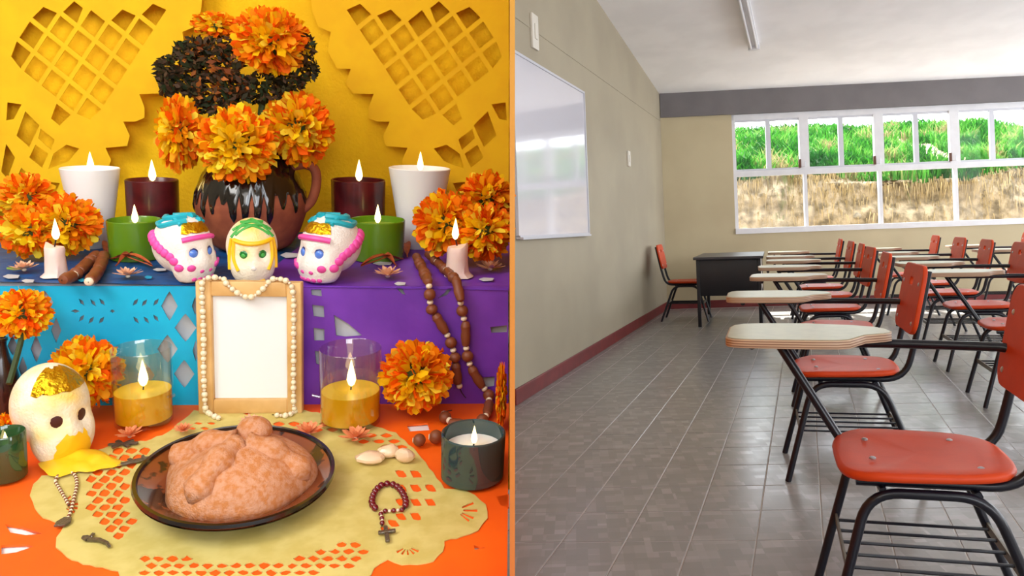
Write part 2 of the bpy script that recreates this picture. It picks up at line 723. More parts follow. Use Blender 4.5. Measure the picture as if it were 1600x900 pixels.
def portal(Mx, x0, x1, z0, z1, y, turn):
    l = bpy.data.lights.new('window_portal', 'AREA')
    l.shape = 'RECTANGLE'
    l.size, l.size_y = x1 - x0, z1 - z0
    l.cycles.is_portal = True
    o = bpy.data.objects.new('window_portal', l)
    col.objects.link(o)
    o.matrix_world = Mx @ T((x0 + x1) / 2, y, (z0 + z1) / 2) @ RX(turn)


for a_, b_ in ops:
    portal(RWM, a_, b_, SZ0, SZ1, .12, R_(-90))
portal(BWM, win0, win1, sill, head, .12, R_(-90))
# floor slab, ceiling, walls behind the camera
struct('floor', MB().box(-4.2, 9.5, -3.6, 9.75, -0.12, -0.0015), 'grout')
cb = MB()
cpts = []
for xx in (-4.2, 9.5):
    for yy in (-3.6, 10.0):
        cpts.append((xx, yy))


def cz_at(x, y):
    sdist = (P0 - Vector((x, y, 0))).dot(ND)
    return ceil_z(sdist)


vs = [(x, y, cz_at(x, y) + dz) for dz in (0, .15) for x, y in ((-4.2, -3.6), (9.5, -3.6), (9.5, 9.27), (-4.2, 10.1))]
cb.add(vs, [(0, 1, 2, 3), (7, 6, 5, 4), (0, 4, 5, 1), (1, 5, 6, 2), (2, 6, 7, 3), (3, 7, 4, 0)])
struct('ceiling', cb, 'ceiling_paint')
REM = frame_m(Vector((0, -3.55, 0)), Vector((-1, 0, 0)), Vector((0, -1, 0)), UP)
rops = [(-5.6, -.6)]  # unseen rear window, added to brighten the room from behind
rw = MB()
xs = [-9.5] + [q for o_ in rops for q in o_] + [4.2]
for a_, b_ in zip(xs[0::2], xs[1::2]):
    rw.box(a_, b_, 0, .15, -.05, 4.2)
for k, (a_, b_) in enumerate(rops):
    rw.box(a_, b_, 0, .15, -.05, .9).box(a_, b_, 0, .15, 2.8, 4.2)
    fb = MB()
    for q in (a_, (a_ * 2 + b_) / 3, (a_ + b_ * 2) / 3, b_ - .05):
        fb.box(q, q + .05, .03, .09, .9, 2.8)
    fb.box(a_, b_, .03, .09, .9, .95).box(a_, b_, .03, .09, 2.75, 2.8).box(a_, b_, .03, .09, 1.9, 1.95)
    struct('window_%d' % (k + 5), fb, 'window_white', Mx=REM)
    portal(REM, a_, b_, .9, 2.8, .12, R_(-90))
struct('wall_rear', rw, 'cream_paint', Mx=REM)
struct('wall_side', MB().box(-4.2, -4.05, -3.6, 9.8, -.05, 4.2), 'cream_paint')

# partition board standing in for the gold divider bar between altar and classroom: its mid-plane runs away from the viewer
pd = ray(800.5, CY)
pd = pd.normalized()
pn = AX_U.cross(pd).normalized()
pup = pd.cross(pn).normalized()
if pup.z < 0:
    pup = -pup
px_ = pd.cross(pup)
PM = frame_m(CAM, px_, pd, pup)
tk = 0.0026
part = struct('divider_partition', MB().box(-tk, tk, 0.74, 4.62, -1.2, 2.3), 'partition_paint', Mx=PM)
ntp = M['partition_paint'].node_tree
for n_ in ntp.nodes:
    if n_.type == 'VALTORGB':
        ramp = n_
    if n_.type == 'TEX_COORD':
        tcn = n_
sp = ntp.nodes.new('ShaderNodeSeparateXYZ')
ntp.links.new(tcn.outputs['Object'], sp.inputs[0])
mr = ntp.nodes.new('ShaderNodeMapRange')
mr.inputs['From Min'].default_value = -0.35
mr.inputs['From Max'].default_value = 0.22
ntp.links.new(sp.outputs['Z'], mr.inputs['Value'])
ntp.links.new(mr.outputs[0], ramp.inputs['Fac'])
ramp.color_ramp.elements[0].color = (*lin((190, 100, 34)), 1)
ramp.color_ramp.elements[1].color = (*lin((180, 124, 12)), 1)
ramp.color_ramp.elements[0].position = 0.0
ramp.color_ramp.elements[1].position = 1.0

# floor tiles
TB, TS = 0.2075 * CAM_H, 0.223e-3 * F_PX * CAM_H
g_ = 0.0035
ref = floor_at(1175, 890)
ref2 = floor_at(1000, 846)


def ab(p):
    d = p - P0
    # solve d = a*BD + c*SD
    det = BD.x * SD.y - BD.y * SD.x
    return (d.x * SD.y - d.y * SD.x) / det, (BD.x * d.y - BD.y * d.x) / det


oa = ab(ref)[0] % TB
oc = ab(ref2)[1] % TS


def tile_mesh():
    b = MB()
    e = 0.002

    def ring(i, z):
        return [tuple((BD * x + SD * y) + UP * z) for x, y in ((g_ / 2 + i, g_ / 2 + i), (TB - g_ / 2 - i, g_ / 2 + i), (TB - g_ / 2 - i, TS - g_ / 2 - i), (g_ / 2 + i, TS - g_ / 2 - i))]
    b.rings([ring(0, -.006), ring(0, -.001), ring(e, 0)])
    return b


tm = tile_mesh()
tmesh = tm.mesh('floor_tile', 'floor_tile', False)
cand = []
rest = MB()
for i in range(-12, 36):
    for j in range(-44, 2):
        p = P0 + BD * (oa + i * TB) + SD * (oc + j * TS)
        c = p + BD * TB / 2 + SD * TS / 2
        a_, c_ = ab(c)
        if (a_ < -TB * .55 and c.y > 4.4) or a_ > ROOM_W - .05 or c_ > -.0 + .02 or c.y < 0.3 or c_ < -12.4:
            continue
        pl = (c - CAM)
        # keep to the classroom side of the partition
        if (c - CAM).dot(px_) < -0.3:
            continue
        z = pl.dot(AX_F)
        u = CX + F_PX * pl.dot(AX_R) / z
        v = CY - F_PX * pl.dot(AX_U) / z
        vis = 790 < u < 1625 and v < 925
        cand.append((z if vis else z + 100, p))
cand.sort(key=lambda q: q[0])
flo = bpy.data.objects['floor']
for k, (z, p) in enumerate(cand):
    if k < 300 and z < 100:
        put('tile', tmesh, flo, T(p))
    else:
        rest.add([Vector(q) + p for q in tm.v], tm.f)
tag(rest.build('floor_tiles', 'floor_tile', flo, False), kind='stuff')

# window in the back wall
win = bpy.data.objects.new('window_1', None)
col.objects.link(win)
win.matrix_world = BWM
win['kind'] = 'structure'
fy0, fy1 = 0.015, 0.075


def wbar(name, x0, x1, z0, z1, y0=fy0, y1=fy1, m='window_white'):
    return MB().box(x0, x1, y0, y1, z0, z1).build(name, m, win, False)


wbar('jamb', win0, win0 + .045, sill, head)
wbar('jamb', win1 - .045, win1, sill, head)
wbar('sill', win0, win1, sill - .02, sill + .05, -.02, .15)
wbar('head', win0, win1, head - .075, head)
wbar('transom', win0 + .045, win1 - .045, trans - .035, trans + .035)
for k in range(NB):
    xl = win0 + .045 if k == 0 else post0 + bay * (k - 1) + .03
    xr = post0 + bay * k - .03 if k < NB - 1 else win1 - .045
    if k < NB - 1:
        wbar('mullion', xr + .008, xr + .052, sill + .05, trans - .035)
        wbar('post', xr - .03, xr + .09, trans + .035, head - .075, fy0 - .01, fy1)
    xm = (xl + xr) / 2
    wbar('sash_stile', xm - .03, xm + .03, trans + .035, head - .075, fy0 + .01, fy1 - .01, 'window_alu')
    for (q0, q1) in ((xl, xm - .03), (xm + .03, xr - .03)):
        sash = wbar('sash_rail', q0, q1, trans + .035, trans + .06, fy0 + .01, fy1 - .01, 'window_alu')
        wbar('sash_rail', q0, q1, head - .10, head - .075, fy0 + .01, fy1 - .01, 'window_alu')
        MB().box(q0, q1, .042, .047, trans + .06, head - .1).build('pane', 'window_glass', win, False)
    MB().box(xl, xr + .008, .042, .047, sill + .05, trans - .035).build('pane', 'window_glass', win, False)
    lt = MB().bevbox(xr - .055, xr - .02, fy0 - .03, fy0 - .005, trans + .05, trans + .16, .006).build('latch', 'latch_brown', win)
    MB().tube([(xr - .02, fy0 - .02, trans + .06), (xr + .03, fy0 - .03, trans + .06), (xr + .03, fy0 - .03, trans + .13)], .004, 6).build('latch_hook', 'steel', lt)
# concrete lintel strip and white plaster reveal
struct('trim_3', MB().box(win0 - .02, win1, -.012, .02, head, beam_bot + .01), 'grey_paint', Mx=BWM)

# hillside outside
random.seed(5)
hp = [(0.16, -.12), (2.5, -.15), (2.72, .45), (2.86, 1.15), (3.0, 1.72), (3.25, 1.97), (4.2, 2.32), (5.4, 2.66), (6.6, 2.92), (7.6, 3.02), (10, 3.06)]


def hill_pt(x, tt):
    k = min(int(tt), len(hp) - 2)
    f = tt - k
    n = hp[k][0] * (1 - f) + hp[k + 1][0] * f
    z = hp[k][1] * (1 - f) + hp[k + 1][1] * f
    q = noise.noise(Vector((x * .7, tt * 1.3, 1.0))) * .16 + noise.noise(Vector((x * 2.6, tt * 4, 3))) * .07
    return Vector((x, n + (q * 1.2 if 1 < tt < 5 else q * .4), z + (q if tt > 4 else 0)))


hb = MB()
nx_, nt_ = 110, 60
for j in range(nt_ + 1):
    for i in range(nx_ + 1):
        hb.v.append(tuple(hill_pt(-4 + 15.0 * i / nx_, (len(hp) - 1) * j / nt_)))
for j in range(nt_):
    for i in range(nx_):
        a_ = j * (nx_ + 1) + i
        hb.f.append((a_, a_ + 1, a_ + nx_ + 2, a_ + nx_ + 1))
ho = hb.build('hillside', 'soil', None, True, BWM, 180)
tag(ho, 'earth bank rising outside behind the classroom windows', 'hillside', kind='structure')


def blades(n, fn, hmin, hmax, cols, droop, wd=.012):
    b = MB()
    b.c = []
    for _ in range(n):
        p, hs = fn()
        h = random.uniform(hmin, hmax) * hs
        a = random.uniform(0, 2 * PI)
        lean = Vector((math.cos(a), math.sin(a), 0)) * h * random.uniform(.1, .55)
        if droop:
            tip = p + Vector((random.uniform(-.05, .05), -h * .35, -h * .9))
            mid = p + Vector((0, -h * .35, 0))
        else:
            mid = p + lean * .35 + Vector((0, 0, h * .6))
            tip = p + lean * 1.3 + Vector((0, 0, h * .9))
        ww = Vector((1, 0, 0)) * wd * random.uniform(.6, 1.5)
        b.add([p - ww, p + ww, mid + ww * .8, mid - ww * .8, tip], [(0, 1, 2, 3), (3, 2, 4)])
        cl = noise.noise(Vector((p.x * 1.6, p.y * 1.6, 11))) + .6 * noise.noise(Vector((p.x * 5, p.y * 5, 3)))
        c = cols[max(0, min(len(cols) - 1, int((cl * .75 + .42 + random.uniform(-.18, .18)) * len(cols))))]
        k = random.uniform(.65, 1.35)
        b.c += [tuple(min(1, x * k) for x in lin(c))] * 5
    return b


def top_pt():
    while True:
        x = random.uniform(.5, 7.5)
        t = random.uniform(4.2, 9.2)
        if noise.noise(Vector((x * .9, t * .9, 7))) > -.35:
            return hill_pt(x, t), .75 + .5 * noise.noise(Vector((x, t, 2)))


tag(blades(24000, top_pt, .14, .44, [(24, 66, 26), (32, 84, 26), (44, 104, 30), (58, 118, 38), (84, 128, 54), (116, 128, 74), (124, 112, 78)], False).build('hillside_grass', 'grass_blade', None, False, BWM),
    'tall green grass covering the slope outside the windows', 'grass', kind='stuff')
tag(blades(2600, lambda: (hill_pt(random.uniform(.5, 7.5), random.triangular(2.6, 5.0, 4.8)), 1), .08, .32,
           [(160, 140, 100), (144, 124, 84), (172, 154, 116), (124, 106, 72), (100, 106, 60)], True, .008).build('dry_grass', 'grass_blade', None, False, BWM),
    'straw-coloured dry grass hanging over the earth bank', 'grass', kind='stuff')
for k in range(5):
    x = win0 + .45 + k * bay + random.uniform(-.15, .15)
    p = hill_pt(x, random.uniform(1.9, 3.0))
    r = random.uniform(.04, .065)
    rbm = MB().ell((0, 0, 0), (r * 1.3, r * .8, r), 9, 6)
    rbm.v = [tuple(Vector(q) * (1 + .35 * noise.noise(Vector(q) * 14 + Vector((k, 0, 0))))) for q in rbm.v]
    tag(rbm.build('stone', 'rock', None, True, BWM @ T(p)), 'stone stuck in the earth bank behind the %s window bay from the corner' % ['first', 'second', 'third', 'fourth', 'fifth'][k], 'stone', 'stones in the earth bank')

# whiteboard
x0b, zt = lw(908, 146)
zb_ = lw(920, 365)[1]
wt = thing('whiteboard', 'large glossy whiteboard with thin metal frame on the cream wall', 'whiteboard', LWM)
MB().box(x0b, LW_LEN - .12, -.022, -.001, zb_, zt).build('board', 'whiteboard', wt, False)
for q in ((x0b - .012, x0b + .008, zb_ - .015, zt + .012), (x0b - .012, LW_LEN - .12, zt - .006, zt + .012), (x0b - .012, LW_LEN - .12, zb_ - .015, zb_ + .008)):
    MB().box(q[0], q[1], -.03, -.001, q[2], q[3]).build('frame_rail', 'window_alu', wt, False)
MB().box(x0b + .02, LW_LEN - .12, -.05, -.028, zb_ - .018, zb_ - .004).build('tray', 'window_alu', wt, False)
# switch plates
for (u, v, hh, ww, lab) in ((981, 248, .16, .10, 'small pale switch plate on the wall between whiteboard and corner'),
                            (833, 50, .24, .12, 'pale conduit box high on the wall above the whiteboard')):
    x, z = lw(u, v)
    st = thing('switch_plate', lab, 'switch', LWM @ T(x, 0, z))
    MB().bevbox(-ww / 2, ww / 2, -.02, .001, -hh / 2, hh / 2, .004).build('plate', 'switch_white', st)
    MB().bevbox(-ww * .2, ww * .2, -.028, -.018, -hh * .22, hh * .22, .003).build('rocker', 'switch_white', st)

# ceiling fluorescent fixture
def ceil_pt(u, v):
    d = ray(u, v)
    # ceiling plane: z = beam_top + cslope * ((P0 - p).ND)
    nrm = UP + ND * cslope
    k0 = beam_top + cslope * P0.dot(ND)
    t = (k0 - CAM.dot(nrm)) / d.dot(nrm)
    return CAM + d * t


e1 = ceil_pt(1178, 70)
e0 = ceil_pt(1160, -10)
ydir = (e1 - e0).normalized()
zdir = -(UP + ND * cslope).normalized()
xdir = ydir.cross(zdir).normalized()
FXM = frame_m(e1, xdir, -ydir, zdir)
ft = thing('ceiling_lamp', 'long white fluorescent batten fixture on the ceiling', 'lamp', FXM)
L_ = 2.4
MB().bevbox(-.055, .055, 0, L_, -.002, .035, .008).build('housing', 'lamp_white', ft)
for sx in (-1, 1):
    MB().tube([(sx * .032, .06, .055), (sx * .032, L_ - .06, .055)], .014, 12).build('tube', 'lamp_white', ft)
for yy in (.02, L_ - .06):
    MB().bevbox(-.06, .06, yy, yy + .04, .0, .075, .006).build('lamp_holder', 'lamp_white', ft)

# ================================================================== CLASSROOM: furniture
CH_YAW = R_(-15)


def seat_mesh(hx, hy, z, th):
    b = MB()
    n = 44
    rs = []
    for k, zz in ((.90, -th), (.985, -th * .8), (1.0, -th * .45), (.985, -th * .12), (.94, 0), (.7, -.004), (.35, -.008), (.02, -.009)):
        ring = []
        for i in range(n):
            a = 2 * PI * i / n
            ca, sa = math.cos(a), math.sin(a)
            e = 2 / 3.6
            x = math.copysign(abs(ca) ** e, ca) * hx
            y = math.copysign(abs(sa) ** e, sa) * hy
            y *= 1.0 - .10 * (x / hx)            # slightly narrower to the back
            drop = -.012 * max(0, (-x / hx - .6)) / .4
            ring.append((x * k, y * k, z + zz + drop * k))
        rs.append(ring)
    return b.rings(rs)


rivet_me = MB().lathe([(.0085, -.002), (.0085, .001), (.005, .0035), (0, .004)], 10).mesh('rivet', 'steel')
TUBE = .0125


def make_chair(tablet=True):
    t = thing('tablet_chair' if tablet else 'classroom_chair', 'x', 'chair', Matrix.Identity(4))
    seat = seat_mesh(.21, .205, .455, .026).build('seat', 'orange_plastic', t, True, None, 60)
    for (x, y) in ((-.12, -.07), (-.12, .1), (.1, .12), (.12, -.12)):
        put('rivet', rivet_me, seat, T(x, y, .4505))
    back = put('backrest', cut_mesh('backrest', rrect(-.195, .195, 0, .275, .055), [rrect(-.035, .035, .185, .225, .018)], .010, 'orange_plastic', .004), t,
               T(.245, 0, .60) @ RY(R_(12)) @ RZ(PI / 2) @ RX(PI / 2))
    for (x, y) in ((-.15, .04), (.15, .04), (-.15, .2), (.15, .2)):
        put('rivet', rivet_me, back, T(x, y, -.009) @ RX(PI))
    for sy in (-1, 1):
        y = sy * .145
        MB().tube(fillet([(-.17, y, .416), (.215, y, .416), (.262, y, .58), (.318, y, .85)], .09, 8), TUBE, 10).build('back_frame', 'navy_tube', t)
        yf = sy * .175
        MB().tube(fillet([(-.255, yf * 1.12, .0), (-.145, yf, .398), (.125, yf, .398), (.275, yf * 1.12, .0)], .075, 7), TUBE, 10).build('leg_frame', 'navy_tube', t)
        MB().tube([(-.10, -y, .402), (-.10, -y * .2, .404)], TUBE * .8, 8) if False else None
    for x in (-.11, .1):
        MB().tube([(x, -.175, .400), (x, .175, .400)], TUBE * .8, 8).build('cross_bar', 'navy_tube', t)
    for x, nm in ((-.198, 1), (.2, 1)):
        MB().box(x - .003, x + .003, -.185, .185, .185, .21).build('basket_bar', 'grey_metal', t, False)
    for k in range(5):
        y = -.15 + .3 * k / 4
        MB().tube([(-.198, y, .2), (.2, y, .2)], .0045, 6).build('basket_rod', 'navy_tube', t)
    if tablet:
        za = .70
        MB().tube(fillet([(.285, .145, za - .012), (.255, .16, za), (.0, .215, za), (-.34, .235, za)], .04, 5), TUBE * 1.05, 10).build('arm', 'navy_tube', t)
        MB().tube([(-.345, .205, za + .004), (-.165, .165, .405)], TUBE * 1.05, 10).build('strut', 'navy_tube', t)
        MB().tube([(-.42, .17, za - .002), (-.42, .36, za - .002)], .011, 8).build('bracket', 'navy_tube', t)
        poly = [(-.49, .10), (-.485, .075), (-.465, .055), (-.43, .045), (-.25, .03), (-.19, .03), (-.155, .045), (-.13, .09), (-.105, .135), (-.07, .155), (-.05, .165), (-.03, .185), (-.025, .22),
                (-.035, .27), (-.06, .31), (-.12, .35), (-.25, .395), (-.40, .40), (-.455, .39), (-.48, .36), (-.49, .31)]
        tb = put('tablet', cut_mesh('tablet', poly, [], .020, 'plywood', .002), t, T(0, 0, za + .024))
        cxm = sum(p[0] for p in poly) / len(poly)
        pin = [(p[0] * .985 + cxm * .015, p[1] * .97 + .22 * .03) for p in poly]
        put('laminate', cut_mesh('laminate', pin, [], .0012, 'laminate'), tb, T(0, 0, .0128))
    return t


proto = make_chair()


def colA(Y):
    return .87 + .292 * (Y - 1.85)


spots = []
order = ['nearest the camera', 'second from the camera', 'third from the camera', 'fourth from the camera', 'fifth from the camera', 'sixth from the camera', 'at the window end']
for k, Y in enumerate((1.93, 3.16, 4.38, 5.38, 6.3, 7.15, 8.3)):
    spots.append(((.875, 1.13, 1.52, 1.83, 2.12, 2.35, 2.66)[k], Y, 'orange tablet chair in the row beside the whiteboard wall aisle, ' + order[k]))
for k, Y in enumerate((4.2, 5.2, 6.15, 7.1, 8.3)):
    spots.append((colA(Y) + .97, Y, 'orange tablet chair in the middle row, ' + ['nearest visible one, cut by right edge', 'second visible one from the camera', 'third visible one from the camera', 'fourth visible one from the camera', 'farthest one by the windows'][k]))
for k, Y in enumerate((6.95, 8.25)):
    spots.append((colA(Y) + 2.0, Y, 'orange tablet chair in the far right row, ' + ['partly cut by right edge', 'sunlit one by the windows'][k]))
for k, (x, y, lab) in enumerate(spots):
    o = proto if k == 0 else copy_tree(proto)
    o.matrix_world = T(x, y, 0) @ RZ(CH_YAW + R_([0, 1, -1.5, 2, -1, 1.5, 0][k % 7]))
    tag(o, lab, 'chair', 'tablet chairs in rows')

# teacher's chair and desk
tch = make_chair(False)
fa, fb_ = floor_at(1037, 506), floor_at(1108, 503)
cc = (fa + fb_) / 2 + Vector((.06, .3, 0))
tch.matrix_world = T(cc) @ RZ(CH_YAW + PI)
tag(tch, 'orange chair without tablet beside the black teacher desk', 'chair')
dp = floor_at(1094, 511)
dk = thing('teacher_desk', 'black metal teacher desk with dark top in the corner', 'desk', T(dp) @ RZ(CH_YAW))
DW, DL, DH = .63, 1.15, .735
for (x, y) in ((0, 0), (DW, 0), (0, DL), (DW, DL)):
    MB().bevbox(x - .018, x + .018, y - .018, y + .018, 0, DH - .02, .004).build('leg', 'desk_black', dk)
MB().bevbox(-.045, DW + .045, -.045, DL + .045, DH - .022, DH + .006, .005).build('desk_top', 'desk_top', dk)
MB().bevbox(.018, DW - .018, -.012, .008, .33, DH - .022, .003).build('end_panel', 'desk_black', dk)
MB().bevbox(.018, DW - .018, DL - .008, DL + .012, .33, DH - .022, .003).build('end_panel', 'desk_black', dk)
MB().bevbox(DW - .008, DW + .012, .018, DL - .018, .33, DH - .022, .003).build('modesty_panel', 'desk_grey', dk)

#==PART3==
# ================================================================== ALTAR
A_YAW, A_LEAN, A_TILT, A_H = R_(-8), R_(-17), R_(10), 0.51
yd0 = AX_F * math.cos(A_YAW) + AX_R * math.sin(A_YAW)
ld_ = AX_F * math.cos(A_LEAN) + AX_R * math.sin(A_LEAN)
AXZ = AX_U * math.cos(A_TILT) - ld_ * math.sin(A_TILT)
AXY = (yd0 - AXZ * yd0.dot(AXZ)).normalized()
AXX = AXY.cross(AXZ)
AM = frame_m(CAM - AXZ * A_H, AXX, AXY, AXZ)     # altar frame: x right, y away, z up from the front table
AMI = AM.inverted()
A_CAM = Vector((0, 0, A_H))


def aray(u, v):
    return AMI.to_3x3() @ ray(u, v)


def on(u, v, Z=0.0):
    d = aray(u, v)
    return A_CAM + d * ((Z - A_H) / d.z)


def at(u, v, Y):
    d = aray(u, v)
    return A_CAM + d * (Y / d.y)


def mpp(P):
    """metres per pixel (across, up) at an altar point"""
    q = AM @ Vector(P) - CAM
    wz = q.dot(AX_F)
    th = math.atan2(q.dot(AX_R), wz)
    return wz / F_PX * math.cos(th), wz / F_PX


def aface(P):
    """turn that makes a thing at P face the viewer, about the altar's up axis"""
    return -math.atan2(P[0], P[1])


def AT(name, label, cat, P, yaw=0.0, group=None):
    return thing(name, label, cat, AM @ T(P) @ RZ(yaw), group)


Y_DROP = on(400, 632).y
Z_T = at(400, 447, Y_DROP).z
Y_BACK = on(400, 362, Z_T).y


def XR_(Y, Z=0.0):
    """x at which the partition's near face stands"""
    a0 = (AM @ Vector((0, Y, Z)) - CAM).dot(px_)
    a1 = AXX.dot(px_)
    return (-(tk + .002) - a0) / a1



# backdrop cloth on its wall, and the table under the cloths
xl_ = at(-260, 300, Y_BACK).x
xr_ = XR_(Y_BACK + .05, .5)
bk = MB()
NXb, NZb = 60, 40
for j in range(NZb + 1):
    for i in range(NXb + 1):
        z = -.45 + 1.75 * j / NZb
        x = xl_ + (XR_(Y_BACK + .045, z) - .001 - xl_) * i / NXb
        bk.v.append((x, Y_BACK + .03 + .012 * math.sin(x * 9 + .6 * math.sin(z * 3)) * (0.4 + .6 * noise.noise(Vector((x * 3, z, 0)))), z))
for j in range(NZb):
    for i in range(NXb):
        a_ = j * (NXb + 1) + i
        bk.f.append((a_, a_ + 1, a_ + NXb + 2, a_ + NXb + 1))
tag(bk.build('backdrop_cloth', 'backdrop_cloth', None, True, AM), 'plain golden yellow cloth hung behind the altar', 'backdrop')
struct('wall_altar', MB().box(xl_ - .4, XR_(Y_BACK + .14, 1.0) - .06, Y_BACK + .08, Y_BACK + .14, -.6, 1.6), 'cream_paint', Mx=AM)

xlt = at(-120, 640, Y_DROP).x
tab = thing('altar_table', 'two-tier wooden table hidden under the altar cloths', 'table', AM @ T(0, 0, -.03))


def tierbox(x0, y0, y1, z0, z1, inset=.006):
    # right side follows the partition so that nothing pokes through it
    b = MB()
    r_ = lambda y, z: XR_(y, z) - .001
    b.add([(x0, y0, z0), (r_(y0, z0), y0, z0), (r_(y1, z0), y1, z0), (x0, y1, z0), (x0, y0, z1), (r_(y0, z1), y0, z1), (r_(y1, z1), y1, z1), (x0, y1, z1)],
          [(0, 3, 2, 1), (4, 5, 6, 7), (0, 1, 5, 4), (1, 2, 6, 5), (2, 3, 7, 6), (3, 0, 4, 7)])
    return b


YF = 0.70
tierbox(-1.05, YF, Y_BACK, -.02, .022).build('lower_board', 'table_wood', tab, False)
tierbox(-1.05, Y_DROP + .03, Y_BACK, .022, Z_T + .022).build('riser', 'table_wood', tab, False)
for (x, y) in ((-1.0, YF + .05), (-.12, YF + .05), (-1.0, Y_BACK - .1), (-.28, Y_BACK - .1)):
    MB().box(x - .025, x + .025, y - .025, y + .025, -.40 + .16 * (y - 1), -.02).build('leg', 'table_wood', tab, False)
# white under-cloths
tag(tierbox(-1.06, YF, Y_DROP + .03, -.0075, -.0045).build('white_under_cloth', 'white_under', None, False, AM), 'white cloth showing through the slits of the orange one', 'cloth')
tag(tierbox(-1.06, Y_DROP + .012, Y_DROP + .024, .0, Z_T - .004).build('white_drop_cloth', 'white_cloth', None, False, AM), 'white cloth behind the cut-out blue and purple paper drops', 'cloth')


def map_on(poly, Z):
    return [tuple(on(u, v, Z))[:2] for u, v in poly]


def map_at(poly, Y):
    return [(p.x, p.z) for p in (at(u, v, Y) for u, v in poly)]


VERT = RX(PI / 2)


def drape(me, fn):
    """subdivide a cut sheet a little and push it about so it is not dead flat"""
    bm = bmesh.new()
    bm.from_mesh(me)
    bmesh.ops.triangulate(bm, faces=bm.faces)
    for v in bm.verts:
        v.co += fn(v.co)
    bm.to_mesh(me)
    bm.free()
    return me


# orange cloth with white slits
slits = [[(8, 819), (34, 823), (66, 834), (40, 836), (16, 832)], [(2, 852), (40, 850), (52, 854), (25, 863), (2, 866)],
         [(150, 880), (168, 881), (175, 887), (152, 887)], [(635, 664), (668, 661), (672, 672), (640, 674)],
         [(776, 776), (795, 772), (795, 792), (782, 790)], [(532, 768 + 20), (556, 786), (556, 791), (535, 796)],
         [(740, 852), (760, 856), (742, 859)]]
oc_out = [(-1.06, YF), (XR_(YF) - .001, YF), (XR_(Y_DROP) - .001, Y_DROP + .004), (-1.06, Y_DROP + .004)]
tag(put('orange_cloth', cut_mesh('orange_cloth', oc_out, [map_on(s_, 0) for s_ in slits], .003, 'orange_cloth'), None, AM @ T(0, 0, -.0015)),
    'bright orange paper cloth with slits covering the front table', 'cloth')

# cream cut-paper doily
dout = [(152, 702), (122, 738), (92, 742), (66, 743), (52, 755), (48, 772), (54, 792), (68, 806), (86, 814), (102, 820), (88, 838), (88, 852), (104, 868), (130, 878),
        (160, 884), (186, 890), (190, 915), (240, 925), (420, 925), (560, 912), (580, 896), (584, 884), (606, 872), (628, 879), (652, 880), (676, 874), (692, 860), (694, 842),
        (722, 836), (746, 826), (762, 808), (758, 788), (742, 772), (718, 764), (694, 762), (676, 738), (652, 706), (618, 676), (576, 662), (545, 654), (505, 646), (468, 640), (436, 646),
        (410, 641), (385, 647), (356, 641), (330, 646), (304, 641), (286, 655), (262, 676), (228, 688), (190, 692)]
dsc = []
for k in range(len(dout)):
    a_, b_ = Vector(dout[k]), Vector(dout[(k + 1) % len(dout)])
    n_ = max(1, int((b_ - a_).length / 9))
    for q in range(n_):
        p = a_.lerp(b_, q / n_)
        nn = (b_ - a_).normalized()
        nn = Vector((nn.y, -nn.x))
        dsc.append(tuple(p - nn * (1.6 if (q + k) % 2 else 0)))
holes = []
plate_c = (372, 770)


def lattice(region, px, py, w_, h_, jit=0.0, rot=0.0, n=8):
    xs_ = [p[0] for p in region]
    ys_ = [p[1] for p in region]
    row = 0
    y = min(ys_)
    while y < max(ys_):
        x = min(xs_) + (px / 2 if row % 2 else 0)
        while x < max(xs_):
            if inside((x, y), region) and (((x - 372) / 172) ** 2 + ((y - 770) / 100) ** 2 > 1):
                h = []
                for k in range(n):
                    a = 2 * PI * k / n
                    e = 1 / (abs(math.cos(a)) ** 1.3 + abs(math.sin(a)) ** 1.3) ** (1 / 1.3)
                    dx, dy = w_ * e * math.cos(a), h_ * e * math.sin(a)
                    h.append((x + dx * math.cos(rot) - dy * math.sin(rot) + random.uniform(-jit, jit), y + dx * math.sin(rot) + dy * math.cos(rot) + random.uniform(-jit, jit)))
                holes.append(h)
            x += px
        y += py
        row += 1


random.seed(11)
lattice([(132, 735), (160, 712), (205, 694), (245, 692), (222, 720), (205, 770), (212, 815), (196, 838), (172, 836), (150, 810), (134, 770)], 21, 11, 9.6, 6.2, 1.0, -.25)
lattice([(615, 738), (650, 728), (676, 746), (684, 764), (662, 808), (640, 836), (612, 840), (592, 846), (610, 812), (625, 770)], 23, 11, 10.4, 6.4, .8, .5)
lattice([(215, 862), (320, 872), (460, 872), (560, 838), (575, 852), (560, 880), (440, 905), (300, 908), (220, 892)], 22, 11, 9.6, 5.2, 1.2)
lattice([(400, 652), (430, 656), (480, 652), (560, 664), (610, 680), (640, 704), (600, 700), (540, 680), (470, 668), (410, 664)], 24, 9, 10, 4.2, .5)
lattice([(300, 655), (345, 652), (345, 664), (300, 672)], 20, 8, 7, 2.6, .5)
for (cx, cy, a0, a1, r0, r1, nn_) in ((92, 788, -.9, .6, 14, 30, 5), (712, 796, -.6, .9, 12, 34, 6), (636, 852, .6, 2.4, 8, 22, 5), (480, 898, -2.6, -.5, 12, 26, 5)):
    for k in range(nn_):
        a = a0 + (a1 - a0) * k / (nn_ - 1)
        c_, s_ = math.cos(a), math.sin(a) * .62
        o_ = (-s_ * 2.6, c_ * 2.6)
        cand_h = [(cx + c_ * r0 + o_[0] * .6, cy + s_ * r0 + o_[1] * .6), (cx + c_ * r1 + o_[0], cy + s_ * r1 + o_[1]), (cx + c_ * r1 - o_[0], cy + s_ * r1 - o_[1]), (cx + c_ * r0 - o_[0] * .6, cy + s_ * r0 - o_[1] * .6)]
        holes.append(cand_h)
